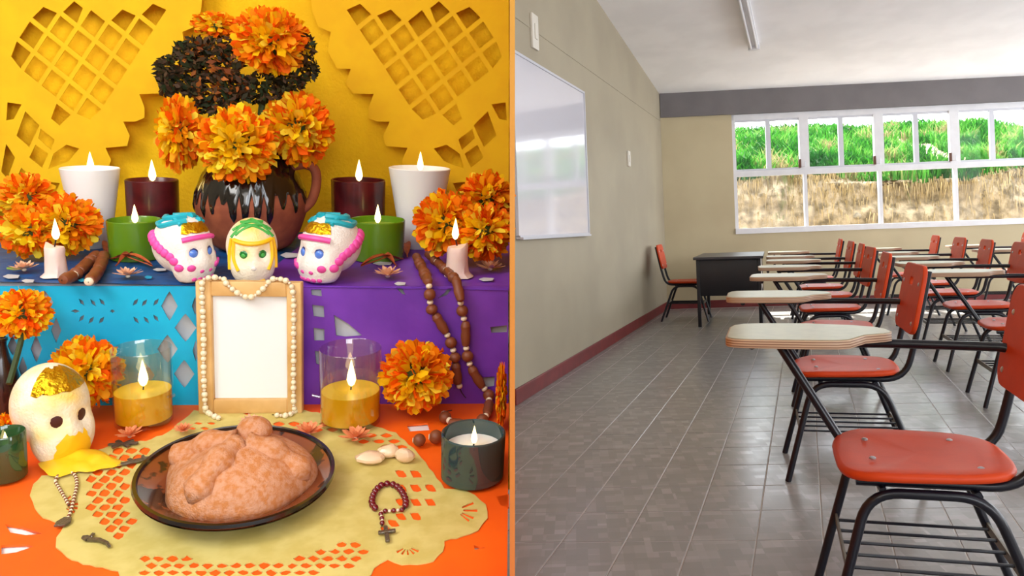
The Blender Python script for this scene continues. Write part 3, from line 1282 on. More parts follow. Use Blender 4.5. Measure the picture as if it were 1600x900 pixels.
# drop any hole that touches another or leaves the sheet
good = []
for h in holes:
    c_ = (sum(p[0] for p in h) / len(h), sum(p[1] for p in h) / len(h))
    if not all(inside(p, dsc) for p in h):
        continue
    if any(inside(p, g) for g in good for p in h) or any(inside(p, h) for g in good for p in g):
        continue
    good.append(h)
tag(put('paper_doily', cut_mesh('paper_doily', map_on(dsc, .003), [map_on(h, .003) for h in good], .0014, 'cream_paper'), None, AM @ T(0, 0, .0012)),
    'cream cut-paper doily with lattice holes under the bread plate', 'doily')

# blue and purple drops over the riser, and the tops above them
def petal_hole(cx, cy, a, l, w_):
    return [(cx + math.cos(a + q) * l * (1 if k % 2 == 0 else w_), cy + math.sin(a + q) * l * (1 if k % 2 == 0 else w_)) for k, q in enumerate((0, PI / 2, PI, 3 * PI / 2))]


def dia(cx, cy, w_, h_):
    return [(cx - w_, cy), (cx - w_ * .3, cy - h_ * .75), (cx, cy - h_), (cx + w_ * .3, cy - h_ * .75), (cx + w_, cy), (cx + w_ * .3, cy + h_ * .75), (cx, cy + h_), (cx - w_ * .3, cy + h_ * .75)]


bh = []
for (cx, cy, w_, h_) in ((265, 478, 13, 23), (290, 512, 17, 22), (262, 545, 16, 22), (228, 586, 14, 18), (288, 584, 16, 22), (258, 618, 14, 14), (305, 478, 5, 14), (306, 548, 5, 16),
                         (70, 472, 14, 18), (40, 500, 9, 14), (88, 516, 8, 20), (57, 545, 9, 22), (20, 540, 8, 16), (36, 575, 7, 18), (95, 565, 7, 14)):
    bh.append(dia(cx, cy, w_, h_))
for (x, y, sg) in ((128, 472, 1), (146, 473, 1), (160, 472, 1), (118, 486, 0), (128, 497, -1), (143, 500, -1), (159, 500, -1)):
    bh.append(petal_hole(x, y, .9 * sg, 7, .42))
    bh.append(petal_hole(354 - x + 18, y, -.9 * sg, 7, .42))
bh.append(petal_hole(176, 486, 0, 4, .7))
bout = [(-330, 447), (316, 447), (316, 640), (-330, 640)]


def clean(hs, outer):
    out = []
    for h in hs:
        if all(inside(p, outer) for p in h) and not any(inside(p, g) for g in out for p in h):
            out.append(h)
    return out


put_b = put('blue_paper_drop', cut_mesh('blue_paper_drop', map_at(bout, Y_DROP), [map_at(h, Y_DROP) for h in clean(bh, bout)], .0016, 'blue_cloth'), None, AM @ T(0, Y_DROP, 0) @ VERT)
tag(put_b, 'turquoise cut-paper hanging with diamond holes on the left riser', 'paper hanging')
ph = [[(486, 452), (502, 452), (503, 463), (487, 461)], [(488, 476), (506, 478), (507, 496), (490, 494)], [(490, 512), (507, 514), (507, 532), (491, 532)], [(492, 548), (499, 549), (499, 570), (494, 568)],
      [(522, 492), (545, 506), (566, 524), (540, 526), (525, 524)], [(618, 449), (628, 450), (634, 461), (628, 459)], [(700, 450), (708, 449), (698, 461), (684, 466), (694, 458)],
      [(766, 511), (792, 508), (792, 519), (768, 520)], [(728, 500), (733, 504), (731, 522), (728, 520)], [(742, 590), (773, 588), (772, 603), (752, 606)]]
pout = [(316, 447), (794, 447), (794, 640), (316, 640)]
tag(put('purple_paper_drop', cut_mesh('purple_paper_drop', map_at(pout, Y_DROP), [map_at(h, Y_DROP) for h in clean(ph, pout)], .0016, 'purple_cloth'), None, AM @ T(0, Y_DROP, 0) @ VERT),
    'purple cut-paper hanging with torn openings on the right riser', 'paper hanging')
# raised folds of the purple paper
for (a_, b_, r) in (((548, 466), (790, 462), .006), ((560, 500), (700, 540), .004)):
    pass
XM = at(392, 447, Y_DROP).x


def topcloth(name, x0, x1f, x1b, m, label):
    b = MB()
    n = 18
    y0, y1 = Y_DROP - .003, Y_BACK + .005
    for j in range(n + 1):
        y = y0 + (y1 - y0) * j / n
        xa = x0
        xb = x1f + (x1b - x1f) * j / n
        for i in range(25):
            x = xa + (xb - xa) * i / 24
            b.v.append((x, y, Z_T + .0005 + .0025 * max(0, noise.noise(Vector((x * 22, y * 22, 4))))))
    for j in range(n):
        for i in range(24):
            q = j * 25 + i
            b.f.append((q, q + 1, q + 26, q + 25))
    return tag(b.build(name, m, None, True, AM), label, 'cloth')


topcloth('blue_top_cloth', -1.06, XM, XM, 'navy_cloth', 'dark blue paper cloth on the left half of the upper tier')
topcloth('purple_top_cloth', XM, XR_(Y_DROP, Z_T) - .001, XR_(Y_BACK, Z_T) - .001, 'purple_cloth', 'purple paper cloth on the right half of the upper tier')
# torn white and light-blue paper scraps lying on the tier
scr = [(18, 436, 26, 6, 'white_cloth', 'white'), (44, 443, 20, 5, 'white_cloth', 'white'), (250, 425, 22, 4, 'white_cloth', 'white'), (232, 437, 12, 4, 'blue_cloth', 'light blue'),
       (130, 442, 16, 4, 'blue_cloth', 'light blue'), (598, 415, 30, 5, 'white_cloth', 'white'), (625, 447, 18, 5, 'white_cloth', 'white'), (760, 440, 24, 5, 'white_cloth', 'white'), (452, 402, 28, 8, 'white_cloth', 'white')]
for k, (u, v, w_, h_, m, cn) in enumerate(scr):
    po = map_on([(u - w_ / 2, v), (u - w_ * .2, v - h_ * .5), (u + w_ / 2, v - h_ * .3), (u + w_ * .4, v + h_ * .4), (u - w_ * .2, v + h_ * .5)], Z_T)
    tag(put('paper_scrap', cut_mesh('paper_scrap', po, [], .001, m), None, AM @ T(0, 0, Z_T + .0042)),
        cn + ' paper scrap on the upper tier, ' + ['at the far left by the pale flower', 'beside the left taper candle', 'in front of the left green votive', 'beside the left sugar skull', 'by the left pod garland', 'by the right green votive', 'on the edge right of the skulls', 'at the far right by the taper candle', 'behind the right sugar skull'][k], 'paper')

# yellow cut-paper banners
ybo = [(-230, -230), (330, -230), (322, -60), (314, 18), (304, 42), (285, 50), (290, 80), (275, 107), (254, 108), (262, 130), (250, 146), (218, 147), (226, 168), (226, 184), (212, 190), (193, 190), (203, 212), (199, 228), (165, 231),
       (174, 250), (168, 266), (140, 274), (128, 300), (110, 318), (80, 330), (-230, 330)]
e1_, e2_ = Vector((27.5, 22)), Vector((20.3, -31))
o0 = Vector((112, 152))
reg1 = [(14, 95), (30, 40), (60, 12), (140, 14), (158, 8), (268, 8), (238, 62), (206, 110), (186, 140), (150, 180), (110, 202), (62, 156), (12, 110)]
yh = []
for i in range(-9, 10):
    for j in range(-9, 10):
        c_ = o0 + e1_ * i + e2_ * j
        h = [c_ + e1_ * a * .40 + e2_ * b * .40 for a, b in ((-1, -1), (1, -1), (1, 1), (-1, 1))]
        if inside(tuple(c_), reg1):
            # clip loosely to the lattice region
            h = [c_ + (p - c_) * (1 if inside(tuple(p), reg1) else .62) for p in h]
            yh.append([tuple(p) for p in h])
yh += [[(12, 160), (34, 163), (22, 186), (10, 188)], [(40, 174), (62, 196), (46, 230), (26, 212)], [(64, 201), (86, 218), (80, 234), (60, 216)], [(56, 226), (76, 240), (66, 262), (46, 246)],
       [(84, 240), (104, 226), (124, 232), (108, 252), (76, 264)], [(10, 225), (24, 246), (12, 280), (2, 268)], [(34, 262), (52, 280), (40, 296), (24, 282)], [(54, 296), (74, 284), (94, 286), (86, 304), (66, 314)]]
YB1 = Y_BACK - .012
for mir in (False, True):
    f = (lambda p: (802 - p[0], p[1])) if mir else (lambda p: p)
    outer = [f(p) for p in ybo]
    if mir:
        outer = [(min(p[0], 795), p[1]) for p in outer]
        oo = []
        for p in outer:
            if not oo or oo[-1] != p:
                oo.append(p)
        outer = oo
    hs = clean([[f(p) for p in h] for h in yh], outer)
    tag(put('paper_banner', cut_mesh('paper_banner', map_at(outer, YB1), [map_at(h, YB1) for h in hs], .0016, 'yellow_paper'), None, AM @ T(0, YB1, 0) @ VERT),
        'yellow cut-paper banner with lattice holes and scalloped edge, ' + ('right of the flowers' if mir else 'left of the flowers'), 'banner', 'yellow banners')
#==PART4==
# ================================================================== ALTAR: things
random.seed(21)
ORANGE = [(255, 140, 4), (255, 118, 0), (255, 160, 8), (255, 104, 0), (255, 176, 16)]
YELLOW = [(255, 214, 20), (255, 204, 10), (255, 226, 60)]


def petal_cloud(r, n, squash=(1, 1, 1), yellow_dir=None, seed=1, yel=.25):
    rnd = random.Random(seed)
    b = MB()
    b.c = []
    yd = Vector(yellow_dir or (0, -1, .1)).normalized()
    for k in range(n):
        # Fibonacci directions, jittered
        z = 1 - 2 * (k + .5) / n
        a = k * 2.399963 + rnd.uniform(-.2, .2)
        q = math.sqrt(max(0, 1 - z * z))
        d = Vector((q * math.cos(a), q * math.sin(a), z))
        d = (d + Vector((rnd.uniform(-.15, .15), rnd.uniform(-.15, .15), rnd.uniform(-.15, .15)))).normalized()
        w_ = d.cross(Vector((rnd.uniform(-1, 1), rnd.uniform(-1, 1), rnd.uniform(-1, 1)))).normalized()
        nrm = d.cross(w_)
        R1 = r * rnd.uniform(.82, 1.08)
        wd = r * rnd.uniform(.08, .14)
        bend = nrm * r * rnd.uniform(-.22, .22)
        ruf = [rnd.uniform(-.05, .05) * r for _ in range(3)]
        pts = [d * r * .45 - w_ * wd * .35, d * r * .45 + w_ * wd * .35,
               d * R1 * .78 - w_ * wd + nrm * ruf[0] + bend * .3, d * R1 * .8 + nrm * ruf[1] + bend * .35, d * R1 * .78 + w_ * wd + nrm * ruf[2] + bend * .3,
               d * R1 * .96 - w_ * wd * .8 + bend - nrm * ruf[2], d * R1 * 1.02 + bend - nrm * ruf[1] * 1.5, d * R1 * .96 + w_ * wd * .8 + bend - nrm * ruf[0]]
        pts = [Vector((p.x * squash[0], p.y * squash[1], p.z * squash[2])) for p in pts]
        b.add(pts, [(0, 1, 3), (0, 3, 2), (1, 4, 3), (2, 3, 6, 5), (3, 4, 7, 6)])
        f = d.dot(yd)
        py = yel + (.6 if f > .86 else 0) + (.25 if .7 < f <= .86 else 0)
        c = rnd.choice(YELLOW if rnd.random() < py else ORANGE)
        b.c += [lin(c)] * 8
    return b


def marigold(label, u, v, rpx, Y, n=260, squash=(1, .85, 1), ydir=(0, -1, .1), seed=1, stem_to=None, group=None, yel=.2):
    P = at(u, v, Y)
    mx_, mz_ = mpp(P)
    r = rpx * 1.06 * (mx_ + mz_) / 2
    n = int(n * 1.7)
    t = AT('marigold', label, 'flower', P, 0, group)
    tag(petal_cloud(r, n, squash, ydir, seed, yel).build('petals', 'marigold_petal', t, True, None, 180), kind='stuff')
    MB().ell((0, r * .1, -r * .1), (r * .42 * squash[0], r * .42 * squash[1], r * .42 * squash[2]), 12, 8).build('calyx', 'calyx_green', t)
    if stem_to is not None:
        e = Vector(stem_to) - P
        MB().tube(spline([(0, r * .2, -r * .3), e * .5 + Vector((0, .01, 0)), e], 5), .004, 6).build('stem', 'stem_green', t)
    return t


flame_mesh = None


def add_flame(t, x, y, z, h):
    f = MB().lathe([(0.0, 0), (.10 * h, .08 * h), (.16 * h, .25 * h), (.14 * h, .42 * h), (.085 * h, .66 * h), (.03 * h, .9 * h), (0, h)], 12, c=(x, y, z))
    return f.build('flame', 'flame', t)


def jar_candle(name, label, cat, u, vb, Z, wtop, wbot, hpx, glass, wax, waxlev, flame_px, group=None, th=.055, wick=True, P=None, topmat=None):
    P = P or on(u, vb, Z)
    mx_, mz_ = mpp(P)
    rt, rb_, h = wtop * mx_ / 2, wbot * mx_ / 2, hpx * mz_
    t = AT(name, label, cat, P, 0, group)
    k = th * rt
    zl = h * waxlev

    def ro(z):
        return rb_ + (rt - rb_) * z / h
    MB().lathe([(0, 0.0006), (ro(0) * .94, .0006), (ro(0), .003), (ro(h * .5), h * .5), (rt, h - .0015), (rt - k * .5, h), (rt - k, h - .0015), (ro(h * .5) - k, h * .5), (ro(.006) - k, .008), (0, .008)], 40).build('jar', glass, t)
    wx = MB().lathe([(0, .0095), (ro(.01) - k * 1.15, .0095), (ro(zl) - k * 1.15, zl), (ro(zl) * .4, zl - .001), (0, zl - .0012)], 32).build('wax', wax, t)
    if topmat:
        MB().lathe([(0, zl - .0006), (ro(zl) - k * 1.4, zl - .0004), (ro(zl) - k * 1.4, zl + .0003), (0, zl + .0002)], 32).build('melt_pool', topmat, wx)
    fh = flame_px * mz_
    MB().tube([(0, 0, zl - .002), (.001, 0, zl + fh * .15), (.002, 0, zl + fh * .28)], .0012, 6).build('wick', 'wick', t)
    add_flame(t, 0.001, 0, zl + fh * .12, fh)
    return t


for mir in (0, 1):
    fu = (lambda u: 802 - u) if mir else (lambda u: u)
    side = 'right' if mir else 'left'
    jar_candle('white_candle', 'tall tapered white candle glowing at the %s of the upper tier' % side, 'candle', fu(148), 386, Z_T, 95, 54, 124, 'white_glass', 'white_wax', .93, 30, 'tall white candles')
    jar_candle('burgundy_candle', 'burgundy candle in a dark red jar, %s of the clay jug' % side, 'candle', fu(242), 384, Z_T, 84, 82, 104, 'burgundy', 'burgundy_wax', .93, 34, 'burgundy candles')
    jar_candle('green_votive', 'low olive green votive candle on the %s of the skulls' % side, 'candle', fu(213), 404, Z_T, 88, 84, 62, 'green_glass', 'green_wax', .84, 30, 'green votives')
    # dripping taper candle
    P = on(fu(88), 431, Z_T + .003)
    mx_, mz_ = mpp(P)
    sg = -1 if mir else 1
    t = AT('taper_candle', 'short dripping pale pink taper candle at the %s' % side, 'candle', P, 0, 'short taper candles')
    cb_ = MB()
    rs = []
    for (z, r, dx) in ((0, 23, -3), (3, 20, -2), (7, 18, 0), (20, 17, 0), (34, 16.5, 0), (42, 16, 0), (46, 14, 0)):
        ring = []
        for i in range(20):
            a = 2 * PI * i / 20
            rr = r * (1 + .14 * noise.noise(Vector((math.cos(a) * 2, math.sin(a) * 2, z * .05))))
            lip = 8 * max(0, -math.cos(a) * sg) ** 4 if z >= 42 else 0
            ring.append(((rr * math.cos(a) + dx * sg) * mx_, rr * math.sin(a) * mx_, (z + lip) * mz_))
        rs.append(ring)
    cb_.rings(rs).build('wax', 'candle_pink', t)
    MB().tube([(0, 0, 44 * mz_), (sg * 3 * mx_, 0, 56 * mz_), (sg * 5 * mx_, 0, 60 * mz_)], .0012, 6).build('wick', 'wick', t)
    add_flame(t, sg * 4 * mx_, 0, 57 * mz_, 34 * mz_)
    # marigold pile at the side
    Yg = on(100, 412, Z_T).y
    marigold('large orange marigold behind the %s taper candle' % side, fu(104), 350, 50, Yg + .03, 280, seed=3 + mir, group='side marigolds')
    marigold('orange marigold lowest at the %s end of the upper tier' % side, fu(46), 362, 44, Yg + .01, 240, seed=5 + mir, group='side marigolds')
    marigold('upper orange marigold at the %s edge beside the white candle' % side, fu(42), 308, 40, Yg + .07, 220, seed=7 + mir, group='side marigolds', yel=.1)

# clay jug
VP_ = on(396, 388, Z_T + .002)
vx, vz = mpp(VP_)
jug = AT('clay_jug', 'round brown clay jug with dripping black glaze holding the flowers', 'jug', VP_)
prof = [(46, 0), (60, 6), (76, 30), (86, 58), (88, 72), (85, 90), (74, 116), (60, 136), (52, 150), (55, 158)]


def jr(h):
    for (r0, h0), (r1, h1) in zip(prof, prof[1:]):
        if h0 <= h <= h1:
            q = (h - h0) / (h1 - h0)
            return r0 + (r1 - r0) * q
    return prof[-1][0]


fine = [(jr(h), h) for h in [k * 4 for k in range(40)]]
MB().lathe([(0, 0)] + [(r * vx, h * vz) for r, h in fine] + [(50 * vx, 157 * vz), (46 * vx, 140 * vz), (0, 138 * vz)], 48).build('body', 'clay', jug)
gb_ = MB()
NA = 120
rows = 16
drips = [(-2.75, 34), (-2.5, 20), (-2.25, 36), (-2.02, 30), (-1.8, 14), (-1.62, 40), (-1.42, 38), (-1.22, 44), (-1.0, 44), (-.75, 22), (-.45, 30), (-.1, 20), (.5, 30), (1.2, 24), (1.9, 34), (2.6, 22)]
for j in range(rows + 1):
    for i in range(NA):
        a = -PI + 2 * PI * i / NA
        zl = 92
        for (da, dl) in drips:
            dd = abs((a - da + PI) % (2 * PI) - PI)
            zl = min(zl, 92 - dl * max(0, 1 - (dd / .085) ** 2) ** .5 if dd < .085 else 92)
        h = zl + (157 - zl) * j / rows
        bulge = 2.2 if j else 1.0
        gb_.v.append(((jr(h) + bulge) * vx * math.cos(a), (jr(h) + bulge) * vx * math.sin(a), h * vz))
for j in range(rows):
    for i in range(NA):
        gb_.f.append((j * NA + i, j * NA + (i + 1) % NA, (j + 1) * NA + (i + 1) % NA, (j + 1) * NA + i))
gb_.build('glaze', 'black_glaze', jug, True, None, 180)
MB().tube(spline([(80 * vx, 0, 62 * vz), (96 * vx, 0, 78 * vz), (104 * vx, 0, 104 * vz), (102 * vx, 0, 126 * vz), (86 * vx, 0, 134 * vz), (56 * vx, 0, 128 * vz)], 6), 8 * vx, 10).build('handle', 'clay', jug)
mouth = VP_ + Vector((0, 0, 120 * vz))
YV = VP_.y
bq = 'marigolds in the clay jug'
marigold('large yellow-hearted marigold front and centre in the jug', 372, 226, 60, YV - .09, 340, seed=11, stem_to=mouth, group=bq, yel=.35)
marigold('orange marigold leaning right over the jug handle', 466, 202, 56, YV - .01, 320, (.92, .85, 1), (.3, -1, .1), seed=12, stem_to=mouth, group=bq)
marigold('narrow orange marigold hanging at the left of the jug', 281, 208, 44, YV - .05, 260, (.78, .9, 1.35), (-.4, -1, 0), seed=13, stem_to=mouth, group=bq)
marigold('topmost large orange marigold of the bouquet', 424, 64, 54, YV - .02, 320, (1.05, .85, .95), seed=14, stem_to=mouth, group=bq)
marigold('small orange marigold peeping out at the top left of the bouquet', 338, 40, 30, YV + .03, 180, (1.3, .8, .7), seed=15, stem_to=mouth, group=bq)
# dark foliage
fo = AT('dried_foliage', 'dark bunch of brown-green foliage in the middle of the bouquet', 'foliage', mouth)
rnd = random.Random(4)
lb = MB()
lb.c = []
blobs = [(335, 92, 50, 36), (282, 118, 36, 36), (256, 108, 16, 18), (345, 140, 46, 34), (410, 138, 40, 24), (478, 78, 14, 24), (484, 108, 14, 18), (455, 128, 24, 14), (300, 80, 28, 22), (330, 165, 30, 14), (264, 142, 14, 14)]
for (cu, cv, ru, rv) in blobs:
    for _ in range(int(ru * rv * .34)):
        rr = rnd.random() ** .5
        a = rnd.uniform(0, 2 * PI)
        p = at(cu + ru * rr * math.cos(a), cv + rv * rr * math.sin(a), YV + rnd.uniform(-.035, .05)) - mouth
        s_ = rnd.uniform(4, 9) * vx
        d = Vector((rnd.uniform(-1, 1), rnd.uniform(-1, .3), rnd.uniform(-.6, 1))).normalized() * s_
        w_ = d.cross(Vector((rnd.uniform(-1, 1), 1, rnd.uniform(-1, 1)))).normalized() * s_ * .45
        lb.add([p - d, p + w_, p + d, p - w_ + d * .1], [(0, 1, 2, 3)])
        warm = cu in (335, 345) and rnd.random() < .35
        c = rnd.choice([(150, 84, 30), (176, 100, 40), (120, 60, 24)] if warm else [(44, 40, 20), (34, 30, 18), (58, 52, 26), (70, 50, 34), (40, 50, 24), (84, 62, 40)])
        lb.c += [lin(c)] * 4
tag(lb.build('leaves', 'foliage_leaf', fo, False), kind='stuff')
for (u, v) in ((335, 95), (282, 115), (345, 140), (410, 138), (480, 85), (258, 108)):
    e = at(u, v, YV) - mouth
    MB().tube(spline([(0, 0, 0), e * .55 + Vector((0, .01, .015)), e], 5), .0035, 6).build('stem', 'stem_green', fo)


# ------------------------------------------------------------------ sugar skulls
def ell_r(d, c, rad):
    dd = Vector((d[0] / rad[0], d[1] / rad[1], d[2] / rad[2]))
    cc_ = Vector((c[0] / rad[0], c[1] / rad[1], c[2] / rad[2]))
    A_, B_, C_ = dd.dot(dd), -2 * dd.dot(cc_), cc_.dot(cc_) - 1
    return (-B_ + math.sqrt(max(0, B_ * B_ - 4 * A_ * C_))) / (2 * A_)


def skull_pt(az, el, lift=0.0, sock=.11):
    """az 0 looks out of the face (-y); unit skull about 1 tall, base at z = 0"""
    d = Vector((math.sin(az) * math.cos(el), -math.cos(az) * math.cos(el), math.sin(el)))
    r1 = ell_r(d, (0, .07, .06), (.47, .53, .46))
    r2 = ell_r(d, (0, -.22, -.2), (.41, .31, .38))
    k = .07
    h = max(k - abs(r1 - r2), 0) / k
    r = max(r1, r2) + h * h * k * .25
    for sx in (-1, 1):
        e = Vector((.36 * sx, -.90, -.06)).normalized()
        q = math.acos(max(-1, min(1, d.dot(e))))
        r -= sock * math.exp(-(q / .17) ** 2)
    q = math.acos(max(-1, min(1, d.dot(Vector((0, -.93, -.36)).normalized()))))
    r += .02 * math.exp(-(q / .12) ** 2)
    p = d * (r + lift)
    p.z = max(p.z, -.47)
    return p + Vector((0, 0, .47))


def skull(name, label, P, wpx, hpx, yaw, style, group=None):
    mx_, mz_ = mpp(P)
    t = AT(name, label, 'skull', P, yaw, group)
    sx, sz = wpx * mx_ / .98, hpx * mz_ / .99
    S_ = Matrix.Diagonal((sx, sx, sz, 1))

    def pt(az, el, lift=0.0):
        return S_ @ skull_pt(R_(az), R_(el), lift)
    b = MB()
    nu, nv = 64, 40
    rs = []
    for j in range(nv + 1):
        el = -PI / 2 + PI * j / nv
        rs.append([S_ @ skull_pt(2 * PI * i / nu, el) for i in range(nu)])
    b.rings(rs, True, False)
    body = b.build('skull_body', 'skull_cream' if style in ('green', 'plain') else 'skull_white', t, True, None, 180)

    def blob(nm, az, el, r, m, flat=.5, lift=.0, par=t):
        p = pt(az, el, lift)
        n_ = (pt(az, el, .1) - pt(az, el, 0)).normalized()
        q = n_.to_track_quat('Z', 'Y').to_matrix().to_4x4()
        return MB().ell((0, 0, 0), (r * sx, r * sx, r * sx * flat), 12, 8).build(nm, m, par, True, T(p) @ q)

    def line(nm, path, r, m):
        pts = [pt(a, e, .012) for a, e in path]
        return MB().tube(spline(pts, 5), r * sx, 7).build(nm, m, t)
    if style == 'blue':
        for sgn in (-1, 1):
            e_ = blob('eye', 23 * sgn, -4, .12, 'eye_navy', .4, .015)
            blob('pupil', 23 * sgn, -4, .08, 'eye_blue', .6, .04, t)
            for k in range(9):
                q = k / 8
                blob('icing_dot', sgn * (138 - 86 * q), 22 - 46 * q ** 1.4, .10 - .02 * q, 'icing_pink', .6, .01)
            blob('cheek_dot', sgn * 30, -24, .075, 'icing_pink', .5, 0)
            blob('cheek_dot', sgn * 10, -30, .04, 'icing_pink', .5, 0)
            line('icing_line', [(sgn * 30, 62), (sgn * 75, 56), (sgn * 110, 44), (sgn * 150, 40)], .05, 'icing_teal')
            line('icing_line', [(sgn * 20, 78), (sgn * 85, 70), (sgn * 130, 58), (sgn * 170, 52)], .06, 'icing_teal')
            line('icing_line', [(sgn * 50, 52), (sgn * 100, 66), (sgn * 140, 44)], .04, 'icing_teal')
        line('brow_icing', [(-46, 22), (-25, 25), (0, 26), (25, 25), (46, 22)], .05, 'icing_pink')
        for k in range(5):
            blob('mouth_dot', -24 + 12 * k, -42, .045, 'icing_pink', .5, 0)
        g = MB()
        n = 9
        for j in range(n):
            for i in range(n):
                a, e = -48 + 96 * i / (n - 1), 34 + 24 * j / (n - 1)
                g.v.append(tuple(pt(a * (1 + .1 * noise.noise(Vector((i, j, 0)))), e + 4 * noise.noise(Vector((j, i * .7, 2))), .012 + .012 * noise.noise(Vector((i * .9, j * .9, 5))))))
        for j in range(n - 1):
            for i in range(n - 1):
                g.f.append((j * n + i, j * n + i + 1, j * n + n + i + 1, j * n + n + i))
        g.build('gold_leaf', 'gold_foil', t)
    elif style == 'green':
        for sgn in (-1, 1):
            blob('eye', 23 * sgn, -4, .12, 'eye_green', .4, .015)
            blob('pupil', 23 * sgn, -3, .05, 'icing_green', .6, .045)
            line('icing_line', [(sgn * 58, 28), (sgn * 62, 0), (sgn * 56, -28)], .04, 'icing_yellow')
            line('icing_line', [(sgn * 48, 24), (sgn * 44, -6), (sgn * 30, -26)], .035, 'icing_yellow')
            line('icing_line', [(-sgn * 50, 36), (0, 60), (sgn * 60, 52)], .03, 'icing_green')
            line('icing_line', [(sgn * 62, 30), (sgn * 40, 62), (0, 82)], .03, 'icing_green')
            line('icing_line', [(-sgn * 70, 44), (-sgn * 20, 70), (sgn * 70, 66)], .03, 'icing_green')
        line('brow_icing', [(-50, 26), (-25, 22), (0, 20), (25, 22), (50, 26)], .045, 'icing_yellow')
        blob('nose', 0, -22, .05, 'icing_white', .5)
        line('mouth_icing', [(-26, -44), (0, -48), (26, -44)], .05, 'icing_yellow')
    else:
        for sgn in (-1, 1):
            blob('eye_socket', 24 * sgn, -2, .165, 'eye_maroon', .26, .012)
        g = MB()
        n = 12
        for j in range(n):
            for i in range(n):
                a, e = -64 + 128 * i / (n - 1), 36 + 44 * j / (n - 1)
                g.v.append(tuple(pt(a * (1 + .15 * noise.noise(Vector((i, j, 0)))), e + 6 * noise.noise(Vector((j * .8, i * .7, 2))), .01 + .012 * noise.noise(Vector((i * .9, j * .9, 5))))))
        for j in range(n - 1):
            for i in range(n - 1):
                g.f.append((j * n + i, j * n + i + 1, j * n + n + i + 1, j * n + n + i))
        g.build('gold_leaf', 'gold_foil', t)
        g = MB()
        n = 12
        for j in range(n):
            for i in range(n):
                e = -62 + (46 + 5 * noise.noise(Vector((i * .5, 0, 3)))) * j / (n - 1)
                a = (-1 + 2 * i / (n - 1)) * (36 + 6 * noise.noise(Vector((j * .6, i * .2, 1))) - 20 * (j / (n - 1)) ** 2)
                g.v.append(tuple(pt(a, e, .012 + .02 * noise.noise(Vector((i * .7, j * .7, 9))))))
        for j in range(n - 1):
            for i in range(n - 1):
                g.f.append((j * n + i, j * n + i + 1, j * n + n + i + 1, j * n + n + i))
        g.build('face_icing', 'icing_yellow', t)
    return t


skull('sugar_skull', 'white sugar skull with pink and teal icing facing right', on(291, 434, Z_T + .004), 94, 100, R_(60), 'blue', 'sugar skulls on the upper tier')
skull('sugar_skull', 'cream sugar skull with green and yellow icing facing forward', on(395, 434, Z_T + .004), 84, 94, R_(18), 'green', 'sugar skulls on the upper tier')
skull('sugar_skull', 'white sugar skull with pink and teal icing facing left', on(514, 434, Z_T + .004), 94, 100, R_(-32), 'blue', 'sugar skulls on the upper tier')
skull('sugar_skull', 'large cream skull with gold leaf and yellow face at the front left', on(88, 706, .002), 128, 142, R_(54), 'plain')

# ------------------------------------------------------------------ pod garlands, small flowers, leaves
bead_me = MB().ell((0, 0, 0), 1.0, 12, 8).mesh('bead', 'wood_bead')
wbead_me = MB().ell((0, 0, 0), 1.0, 10, 6).mesh('bead', 'bead_white')
pearl_me = MB().ell((0, 0, 0), 1.0, 10, 6).mesh('pearl', 'pearl')
red_me = MB().ell((0, 0, 0), 1.0, 12, 8).mesh('bead', 'red_bead')
pod_me = MB().tube([(0, 0, z) for z in (-1, -.9, -.6, -.2, .2, .6, .9, 1)], [.25, .7, .95, .82, .98, .85, .7, .25], 10).mesh('pod', 'wood_bead')


def strand(t, base, pts, seq, scale):
    """lay beads and pods along a path of altar points; seq is a repeating list of (kind, half length in px, radius in px)"""
    path = spline(pts, 10)
    cum = [0]
    for a_, b_ in zip(path, path[1:]):
        cum.append(cum[-1] + (b_ - a_).length)

    def pos(s_):
        for k in range(len(path) - 1):
            if cum[k + 1] >= s_:
                q = (s_ - cum[k]) / max(1e-9, cum[k + 1] - cum[k])
                return path[k].lerp(path[k + 1], q), (path[k + 1] - path[k]).normalized()
        return path[-1], (path[-1] - path[-2]).normalized()
    s_ = 0
    i = 0
    while True:
        kind, hl, r = seq[i % len(seq)]
        hl, r = hl * scale, r * scale
        if s_ + 2 * hl > cum[-1]:
            break
        p, d = pos(s_ + hl)
        q = d.to_track_quat('Z', 'Y').to_matrix().to_4x4()
        me = {'bead': bead_me, 'white': wbead_me, 'pod': pod_me, 'pearl': pearl_me, 'red': red_me}[kind]
        put({'white': 'spacer_bead', 'red': 'bead', 'pearl': 'pearl'}.get(kind, kind), me, t, T(p - base) @ q @ Matrix.Diagonal((r, r, hl, 1)))
        s_ += 2 * hl * .97
        i += 1
    MB().tube([p - base for p in path], .0008, 5).build('cord', 'wick', t)


zt = Z_T + .012
sc_ = mpp(on(700, 440, Z_T))[1]
YD = Y_DROP - .012
pts = [on(650, 400, zt), on(660, 420, zt), on(668, 438, zt + .003), at(671, 452, YD - .004), at(674, 482, YD), at(690, 508, YD), at(704, 534, YD), at(711, 560, YD), at(714, 586, YD), at(720, 610, YD), at(728, 622, YD - .004)]
gt = AT('pod_garland', 'brown seed-pod garland trailing down the purple drop on the right', 'garland', on(650, 400, zt))
strand(gt, on(650, 400, zt), pts, [('pod', 18, 8), ('white', 4, 5), ('bead', 9, 9), ('white', 4, 5), ('bead', 8, 9)], sc_)
pts = [on(668, 396, zt), on(690, 416, zt), on(710, 436, zt + .003), at(716, 452, YD - .004), at(721, 480, YD), at(727, 510, YD), at(728, 540, YD), at(733, 566, YD), at(744, 588, YD), at(756, 606, YD), at(764, 620, YD - .006), on(758, 652, .011), on(730, 664, .011), on(700, 656, .011), on(694, 645, .011), on(706, 641, .011)]
strand(gt, on(650, 400, zt), pts, [('pod', 20, 8), ('white', 4, 5), ('bead', 9, 9), ('white', 4, 5)], sc_)
